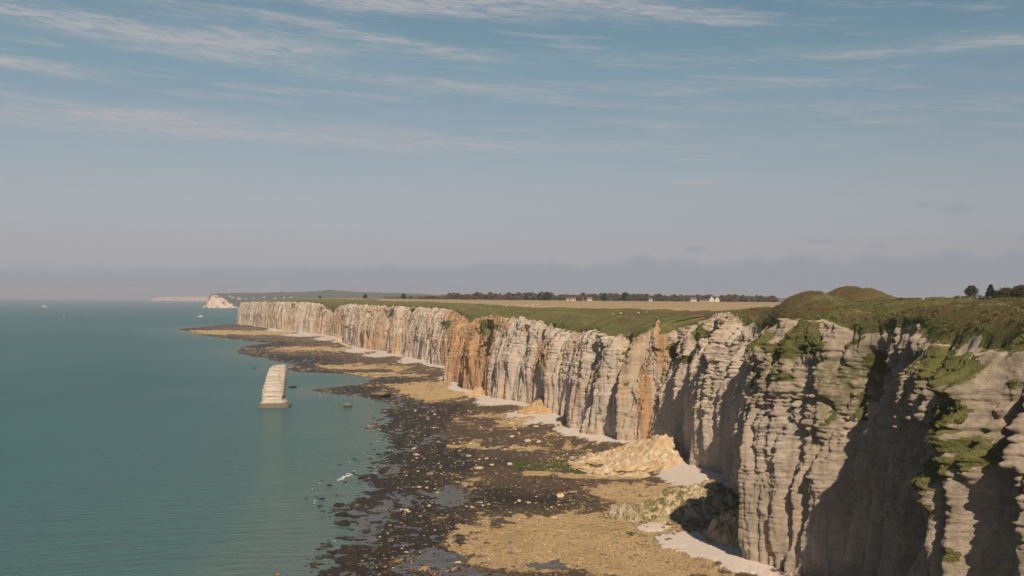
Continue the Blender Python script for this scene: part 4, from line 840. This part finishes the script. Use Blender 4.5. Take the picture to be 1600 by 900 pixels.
for px, Y, w, d, h, rh, rot, wm, rm, lb in [
    (1083, 2320, 13, 8, 5, 4.5, .2, M_WALL, M_ROOF, 'white house with dark roof at the hedge line, left of the twin gables'), (1112, 2300, 9, 10, 5.5, 6.5, 1.5, M_WALL, M_ROOF, 'white gabled house, left one of the twin gables by the hedge line'), (1120, 2310, 9, 10, 5, 5.5, 1.6, M_WALL, M_ROOF, 'white gabled house, right one of the twin gables by the hedge line'),
    (1100, 2330, 20, 8, 3, 2, .0, M_WALL2, M_ROOF, 'low brick barn between the white house and the twin gables'), (1016, 2330, 8, 7, 4, 3.5, .3, M_WALL, M_ROOF, 'small white cottage among the trees left of the white houses'), (895, 2370, 12, 7, 3.5, 3, .1, M_WALL, M_ROOF2, 'long pale farmhouse, left of the farm among the trees'),
    (907, 2360, 14, 7, 4, 3.5, -.1, M_WALL, M_ROOF, 'large pale farm building in the middle of the farm'), (921, 2370, 11, 7, 4, 3.5, .15, M_WALL, M_ROOF2, 'pale farm building at the right of the farm'), (739, 2500, 8, 7, 4.5, 4, .4, M_WALL, M_ROOF, 'small white house at the left end of the hedge line'),
    (735, 2540, 9, 7, 4.5, 4, -.4, M_WALL, M_ROOF2, 'small white house with red roof at the left end of the hedge line'), (887, 2335, 6, 6, 4, 3, 0, M_WALL, M_ROOF, 'tiny white shed left of the farm')]:
    x, y, z = place(px, Y); house(x, y, z, w, d, h, rh, rot, wm, rm, lb)
x, z_ = atY(1563, 462.0, 900.0); house(float(x), 900, float(z_) - 1.0, 9, 7, 2.8, 2.6, .3, simple('pink_wall', (.45, .33, .28)), M_ROOF2, 'small pinkish house with red roof below the broad olive tree at right', None)
# the far town round the valley mouth
rs = np.random.default_rng(77)
for i in range(75):
    t = rs.random(); px = 352 + 60 * t + rs.normal() * 6; Y = 9900 + 500 * rs.random()
    if px < 352 or px > 432: continue
    py = np.interp(px, [350, 370, 400, 435], [463.5, 467, 468, 467]) + rs.uniform(-2.2, 2.2)
    X, Z = atY(px, py, Y)
    # put it on the hill surface: search depth where the hill meets this line of sight
    house(float(X), Y, float(Z) - 2, rs.uniform(8, 17), 10, rs.uniform(5, 8), 4, rs.uniform(-.5, .5), M_WALL, M_ROOF, 'pale house in the far town behind the distant headland', 'houses of the far town', 'town_house', False)
for px, py in [(413, 464.5), (430, 466), (444, 465.5), (454, 464.5), (456, 464.5)]:
    X, Z = atY(px, py, 9700.0); house(float(X), 9700, float(Z) - 2, 18, 12, 7, 4, 0, M_WALL, M_ROOF, 'lone pale house on the wooded far hillside right of the town', 'houses on the wooded far hillside', 'hillside_house', False)

# ------------------------------------------------------------------ wind turbines
M_WT = simple('turbine_white', (.62, .62, .62), .5)
def turbine(px, py_foot, py_hub, Y, ph, label):
    X, z0 = [float(q) for q in atY(px, py_foot, Y)]; zh = float(atY(px, py_hub, Y)[1]); e = bpy.data.objects.new('wind_turbine', None); COL.objects.link(e); e.location = (X, Y, z0); tag(e, label, 'wind turbine')
    H = zh - z0; a = np.linspace(0, 2 * math.pi, 14, endpoint=False); rings = []
    for z, r in ((-20, 2.4), (H * .5, 2.0), (H, 1.5)): rings.append(np.stack([r * np.cos(a), r * np.sin(a), a * 0 + z], 1))
    V = np.concatenate(rings); Fs = [(r * 14 + k, r * 14 + (k + 1) % 14, (r + 1) * 14 + (k + 1) % 14, (r + 1) * 14 + k) for r in range(2) for k in range(14)]
    pyfaces('tower', V, Fs, M_WT, e)
    Vn, Fn = boxv(-3, 3, -8, 7, H - 2.5, H + 3.5); pyfaces('nacelle', Vn, Fn, M_WT, e)
    for k in range(3):
        t = ph + k * 2 * math.pi / 3; c, s = math.cos(t), math.sin(t); V = []
        for r, w, th in ((0, 1.0, 1.0), (6, 1.7, .8), (18, 1.2, .6), (36, .5, .3)):
            for q, yy in ((-w, 0), (0, -th), (w, 0), (0, th)): V.append((r * s + q * c, -9.5 + yy, H + .5 + r * c - q * s))
        Fs = [(i * 4 + k2, i * 4 + (k2 + 1) % 4, i * 4 + 4 + (k2 + 1) % 4, i * 4 + 4 + k2) for i in range(3) for k2 in range(4)] + [(12, 13, 14, 15)]
        pyfaces('blade', V, Fs, M_WT, e)
turbine(421.5, 456, 445.8, 11500, .3, 'white wind turbine on the far hill, leftmost of the three tall ones')
turbine(429.3, 456, 444.5, 11500, 1.3, 'white wind turbine on the far hill, middle of the three tall ones')
turbine(434.8, 456, 444.6, 11600, .9, 'white wind turbine on the far hill, rightmost of the three tall ones')

# ------------------------------------------------------------------ boats
M_HULL = simple('boat_white', (.82, .82, .80), .4); M_FOAM = simple('foam', (.75, .78, .78), .9)
def boat(px, py, L, rot, label, wake):
    X, Y = [float(q) for q in ground(px, py, 0)]; e = bpy.data.objects.new('motor_boat', None); COL.objects.link(e); e.location = (X, Y, 0); e.rotation_euler = (0, 0, rot); tag(e, label, 'boat')
    V = []; Fs = []; B = L * .16
    st = [(-.5, 1, .09), (-.2, 1, .09), (.15, .95, .10), (.35, .65, .115), (.5, .03, .13)]
    for t, w, h in st: V += [(t * L, -B * w, h * L), (t * L, -B * w * .7, -.02 * L), (t * L, B * w * .7, -.02 * L), (t * L, B * w, h * L)]
    for i in range(4):
        for k in range(4): Fs.append((i * 4 + k, i * 4 + (k + 1) % 4, i * 4 + 4 + (k + 1) % 4, i * 4 + 4 + k))
    Fs += [(0, 1, 2, 3), (16, 19, 18, 17)]; pyfaces('hull', V, Fs, M_HULL, e)
    Vc, Fc = boxv(-.28 * L, .12 * L, -B * .6, B * .6, .09 * L, .24 * L); Vc = [(x * (1 if z < .2 * L else .85), y, z) for x, y, z in Vc]; c = pyfaces('cabin', Vc, Fc, M_HULL, e)
    Vc, Fc = boxv(-.25 * L, .115 * L, -B * .62, B * .62, .16 * L, .205 * L); pyfaces('window', Vc, Fc, M_WIN, c)
    Vc, Fc = boxv(-.1 * L, -.08 * L, -.01 * L, .01 * L, .24 * L, .42 * L); pyfaces('mast', Vc, Fc, M_HULL, e)
    if wake:
        n = 60; t = np.linspace(0, 1, n); rs2 = np.random.default_rng(int(px)); w = (L * .10 + wake * .03 * t) * (1 - .6 * t) * (.7 + .6 * rs2.random(n)); c_, s_ = math.cos(rot), math.sin(rot)
        V = []; 
        for k in range(n):
            xx = -L * .45 - wake * t[k]
            for s2 in (-1, 1): V.append((X + c_ * xx - s_ * w[k] * s2, Y + s_ * xx + c_ * w[k] * s2, .12 + .25 * (1 - t[k])))
        me = make_mesh('boat_wake', np.array(V), np.array([(2 * k, 2 * k + 1, 2 * k + 3, 2 * k + 2) for k in range(n - 1)]), M_FOAM); struct(link('boat_wake', me), 'stuff')
boat(313, 495, 26, math.pi + .12, 'small white motor boat trailing a wake left of the far cliff end', 90)
boat(69, 479.5, 42, .05, 'white motor boat near the horizon at the far left', 60)
boat(100, 493.5, 9, .3, 'tiny white boat below and right of the one on the left horizon', 0)

# foam round the rocks near the reef
def foam():
    rs = np.random.default_rng(3); V = []; Fs = []
    def patch(px, py, w, h):
        X, Y = ground(px, py, 0); a = w / 2 * Y / F; b_ = h / 2 * Y * Y / (HC * F); n = 14; b0 = len(V)
        for k in range(n):
            t = 6.283 * k / n; r = rs.uniform(.35, 1.1); V.append((float(X + a * r * math.cos(t)), float(Y + b_ * r * math.sin(t)), .10))
        V.append((float(X), float(Y), .16))
        for k in range(n): Fs.append((b0 + k, b0 + (k + 1) % n, b0 + n))
    for _ in range(26): 
        t = rs.random(); patch(530 + 20 * t + rs.normal() * 1.5, 750 - 10 * t + rs.normal() * 1.5, rs.uniform(2, 7), rs.uniform(.6, 2))
    for _ in range(70):
        k = rs.integers(14, 28); t = rs.random(); a, c = wl[k], wl[k + 1]; patch(a[0] + (c[0] - a[0]) * t - rs.uniform(0, 14), a[1] + (c[1] - a[1]) * t + rs.normal() * 2, rs.uniform(1.5, 6), rs.uniform(.3, .8))
    for px, py in [(492, 783), (491, 787), (568, 708), (546, 722), (553, 736), (404, 783), (500, 755), (488, 764), (590, 690), (541, 758), (523, 846), (508, 874), (585, 768), (563, 600)]: patch(px, py, 3, 1.2)
    pyfaces('sea_foam', V, Fs, M_FOAM)['kind'] = 'stuff'
foam()

# ------------------------------------------------------------------ people
SKIN = simple('skin', (.5, .33, .25), .6)
def person(px, Y, pose, shirt, trousers, hair, label, face=0.0, foot_py=None, parts=True):
    x, y, z = place(px, Y)
    J = {}
    if pose == 'stand':
        J = dict(pel=(0, 0, .95), ch=(0, 0, 1.25), nk=(0, 0, 1.48), hd=(0, .02, 1.60), ht=(0, .02, 1.72), sl=(-.19, 0, 1.40), sr=(.19, 0, 1.40), el=(-.25, -.03, 1.12), er=(.25, -.03, 1.12), wl=(-.22, .12, .92), wr=(.22, .12, .92), hl=(-.21, .16, .84), hr=(.21, .16, .84),
                 pl=(-.1, 0, .9), pr=(.1, 0, .9), kl=(-.12, .08, .5), kr=(.11, -.04, .5), al=(-.12, .12, .09), ar=(.11, -.16, .09), tl=(-.12, .28, .04), tr=(.11, 0, .04))
    else:
        J = dict(pel=(0, 0, .18), ch=(0, -.04, .48), nk=(0, 0, .70), hd=(0, .04, .82), ht=(0, .05, .94), sl=(-.19, -.02, .62), sr=(.19, -.02, .62), el=(-.26, .14, .42), er=(.26, .14, .42), wl=(-.12, .34, .42), wr=(.12, .34, .42), hl=(-.06, .40, .42), hr=(.06, .40, .42),
                 pl=(-.1, .04, .15), pr=(.1, .04, .15), kl=(-.14, .42, .46), kr=(.14, .42, .46), al=(-.14, .62, .08), ar=(.14, .62, .08), tl=(-.14, .78, .04), tr=(.14, .78, .04))
    RAD = dict(pel=.15, ch=.15, nk=.06, hd=.10, ht=.07, sl=.075, sr=.075, el=.048, er=.048, wl=.034, wr=.034, hl=.042, hr=.042, pl=.10, pr=.10, kl=.062, kr=.062, al=.042, ar=.042, tl=.04, tr=.04)
    E = [('pel', 'ch'), ('ch', 'nk'), ('nk', 'hd'), ('hd', 'ht'), ('ch', 'sl'), ('ch', 'sr'), ('sl', 'el'), ('sr', 'er'), ('el', 'wl'), ('er', 'wr'), ('wl', 'hl'), ('wr', 'hr'), ('pel', 'pl'), ('pel', 'pr'), ('pl', 'kl'), ('pr', 'kr'), ('kl', 'al'), ('kr', 'ar'), ('al', 'tl'), ('ar', 'tr')]
    ks = list(J); me = bpy.data.meshes.new('body'); me.from_pydata([J[k] for k in ks], [(ks.index(a), ks.index(b_)) for a, b_ in E], []); o = bpy.data.objects.new('tmp', me); COL.objects.link(o)
    o.modifiers.new('s', 'SKIN'); sv = me.skin_vertices[0].data
    for k, v in zip(ks, sv): v.radius = (RAD[k], RAD[k] * .8 if k in ('pel', 'ch') else RAD[k]); v.use_root = k == 'pel'
    o.modifiers.new('u', 'SUBSURF').levels = 1
    dg = bpy.context.evaluated_depsgraph_get(); m2 = bpy.data.meshes.new_from_object(o.evaluated_get(dg)); bpy.data.objects.remove(o)
    m2.materials.clear()
    for mm in (SKIN, simple('shirt', shirt, .9), simple('trousers', trousers, .9), simple('hair', hair, .9)): m2.materials.append(mm)
    K = np.array([J[k] for k in ks]); 
    for p in m2.polygons:
        c = np.array(p.center); near = ks[int(np.argmin(((K - c) ** 2).sum(1)))]
        p.material_index = 1 if near in ('ch', 'sl', 'sr', 'el', 'er') else 2 if near in ('pel', 'pl', 'pr', 'kl', 'kr', 'al', 'ar', 'tl', 'tr') else 3 if near == 'ht' or (near == 'hd' and c[1] < J['hd'][1] - .03) else 0
        p.use_smooth = True
    o = link('person', m2); o.location = (x, y, z + .02); o.rotation_euler = (0, 0, face); tag(o, label, 'person'); return o
def foot(px, py):     # nearest point of the grass that the camera sees there
    V = SH_A['V'].reshape(-1, 3); k = (SH_A['dd'].ravel() > 2) & (V[:, 1] > 180); V = V[k]; a, b_ = project(V[:, 0], V[:, 1], V[:, 2]); q = (np.abs(a - px) < 1.5); Vq = V[q]; e = np.abs(b_[q] - py)
    sk_ = b_[q].min(); e = np.abs(b_[q] - max(py, sk_ + .8)); return float(Vq[e < max(1.2, e.min() + .01)][:, 1].min())
def crest_Y(px):      # the visible skyline point of the slope in this direction
    best = (1e9, 300)
    V = SH_A['V'].reshape(-1, 3); k = (SH_A['dd'].ravel() > 2) & (V[:, 1] > 180); V = V[k]; a, b_ = project(V[:, 0], V[:, 1], V[:, 2]); q = np.abs(a - px) < 1.5
    i = np.argmin(b_[q]); return float(V[q][i, 1])
for px, pose, sh, tr, ha, lb, fc in [(1461, 'stand', (.05, .09, .12), (.07, .11, .16), (.05, .035, .03), 'standing walker in dark blue clothes on the grassy skyline', .6), (1443, 'sit', (.7, .68, .66), (.05, .05, .06), (.6, .55, .5), 'walker in a white top sitting on the grassy skyline left of the standing one', 2.8),
        (1447, 'sit', (.10, .10, .12), (.06, .05, .05), (.05, .035, .03), 'walker in dark clothes sitting close beside the white-topped one', 2.4), (1381, 'stand', (.72, .7, .68), (.04, .04, .05), (.05, .035, .03), 'walker in a white top and dark trousers on the skyline right of the mounds', 1.2)]:
    person(px, foot(px, {1461: 469.5, 1443: 468.5, 1447: 468.5, 1381: 467}[px]), pose, sh, tr, ha, lb, fc)
for px, Y, sh, tr, lb in [(910, 800, (.06, .06, .07), (.6, .58, .55), 'distant walker in a dark top and pale trousers on the clifftop grass'), (950, 760, (.07, .05, .05), (.05, .05, .06), 'distant walker in dark clothes on the clifftop grass'), (1011, 960, (.6, .35, .3), (.05, .05, .06), 'distant walker in a pink top at the field edge'),
        (1034, 800, (.7, .68, .6), (.7, .65, .6), 'distant walker in white clothes above the orange spire'), (1037, 800, (.35, .22, .1), (.1, .08, .06), 'distant walker in brown next to the one in white'), (1020, 790, (.04, .04, .05), (.04, .04, .05), 'distant walker in black left of the orange spire')]:
    person(px, Y, 'stand', sh, tr, (.05, .035, .03), lb, 1.0)
# sheep
M_WOOL = simple('wool', (.72, .66, .58), .95, .08); M_SF = simple('sheep_face', (.12, .10, .09), .8)
def sheep_mesh():
    J = [(0, .0, .62), (0, .35, .66), (0, -.38, .62), (0, .55, .80), (0, .72, .80), (-.14, .32, .40), (.14, .32, .40), (-.14, -.36, .40), (.14, -.36, .40), (-.14, .32, .02), (.14, .32, .02), (-.14, -.42, .02), (.14, -.42, .02), (0, -.55, .60)]
    rd = [.27, .24, .25, .12, .07, .08, .08, .09, .09, .035, .035, .035, .035, .05]; E = [(0, 1), (0, 2), (1, 3), (3, 4), (1, 5), (1, 6), (2, 7), (2, 8), (5, 9), (6, 10), (7, 11), (8, 12), (2, 13)]
    me = bpy.data.meshes.new('sheep'); me.from_pydata(J, E, []); o = bpy.data.objects.new('tmp', me); COL.objects.link(o); o.modifiers.new('s', 'SKIN')
    for r, v in zip(rd, me.skin_vertices[0].data): v.radius = (r, r)
    me.skin_vertices[0].data[0].use_root = True; o.modifiers.new('u', 'SUBSURF').levels = 1
    dg = bpy.context.evaluated_depsgraph_get(); m2 = bpy.data.meshes.new_from_object(o.evaluated_get(dg)); bpy.data.objects.remove(o); m2.materials.clear(); m2.materials.append(M_WOOL); m2.materials.append(M_SF)
    for p in m2.polygons:
        if p.center.y > .62 or p.center.z < .28: p.material_index = 1
    return m2
sm_ = sheep_mesh()
for px, Y in [(791, 1230), (811, 1240), (824, 1225), (834, 1235), (840, 1230), (843, 1245), (970, 800), (998, 790), (1011, 785), (958, 805), (716, 1400), (833, 1180)]:
    x, y, z = place(px, Y); o = link('sheep', sm_); o.location = (x, y, z + .05); o.scale = (1.25,) * 3; o.rotation_euler = (0, 0, random.uniform(0, 6.28)); tag(o, 'white sheep grazing on the clifftop pasture behind the cliff edge', 'sheep', 'sheep on the clifftop pasture')

# ------------------------------------------------------------------ haze
HAZE_D = 5.6e-5
def haze():
    V, Fs = boxv(-38000, 38000, -38000, 38500, -31, 290); me = bpy.data.meshes.new('haze'); me.from_pydata(V, [], Fs)
    m = bpy.data.materials.new('haze'); m.use_nodes = True; t = m.node_tree; t.nodes.clear(); o = t.nodes.new('ShaderNodeOutputMaterial'); v = t.nodes.new('ShaderNodeVolumePrincipled')
    v.inputs['Color'].default_value = (.76, .82, .94, 1); v.inputs['Density'].default_value = HAZE_D; v.inputs['Anisotropy'].default_value = 0.0; t.links.new(v.outputs[0], o.inputs['Volume']); me.materials.append(m)
    struct(link('haze', me), 'stuff')
haze()
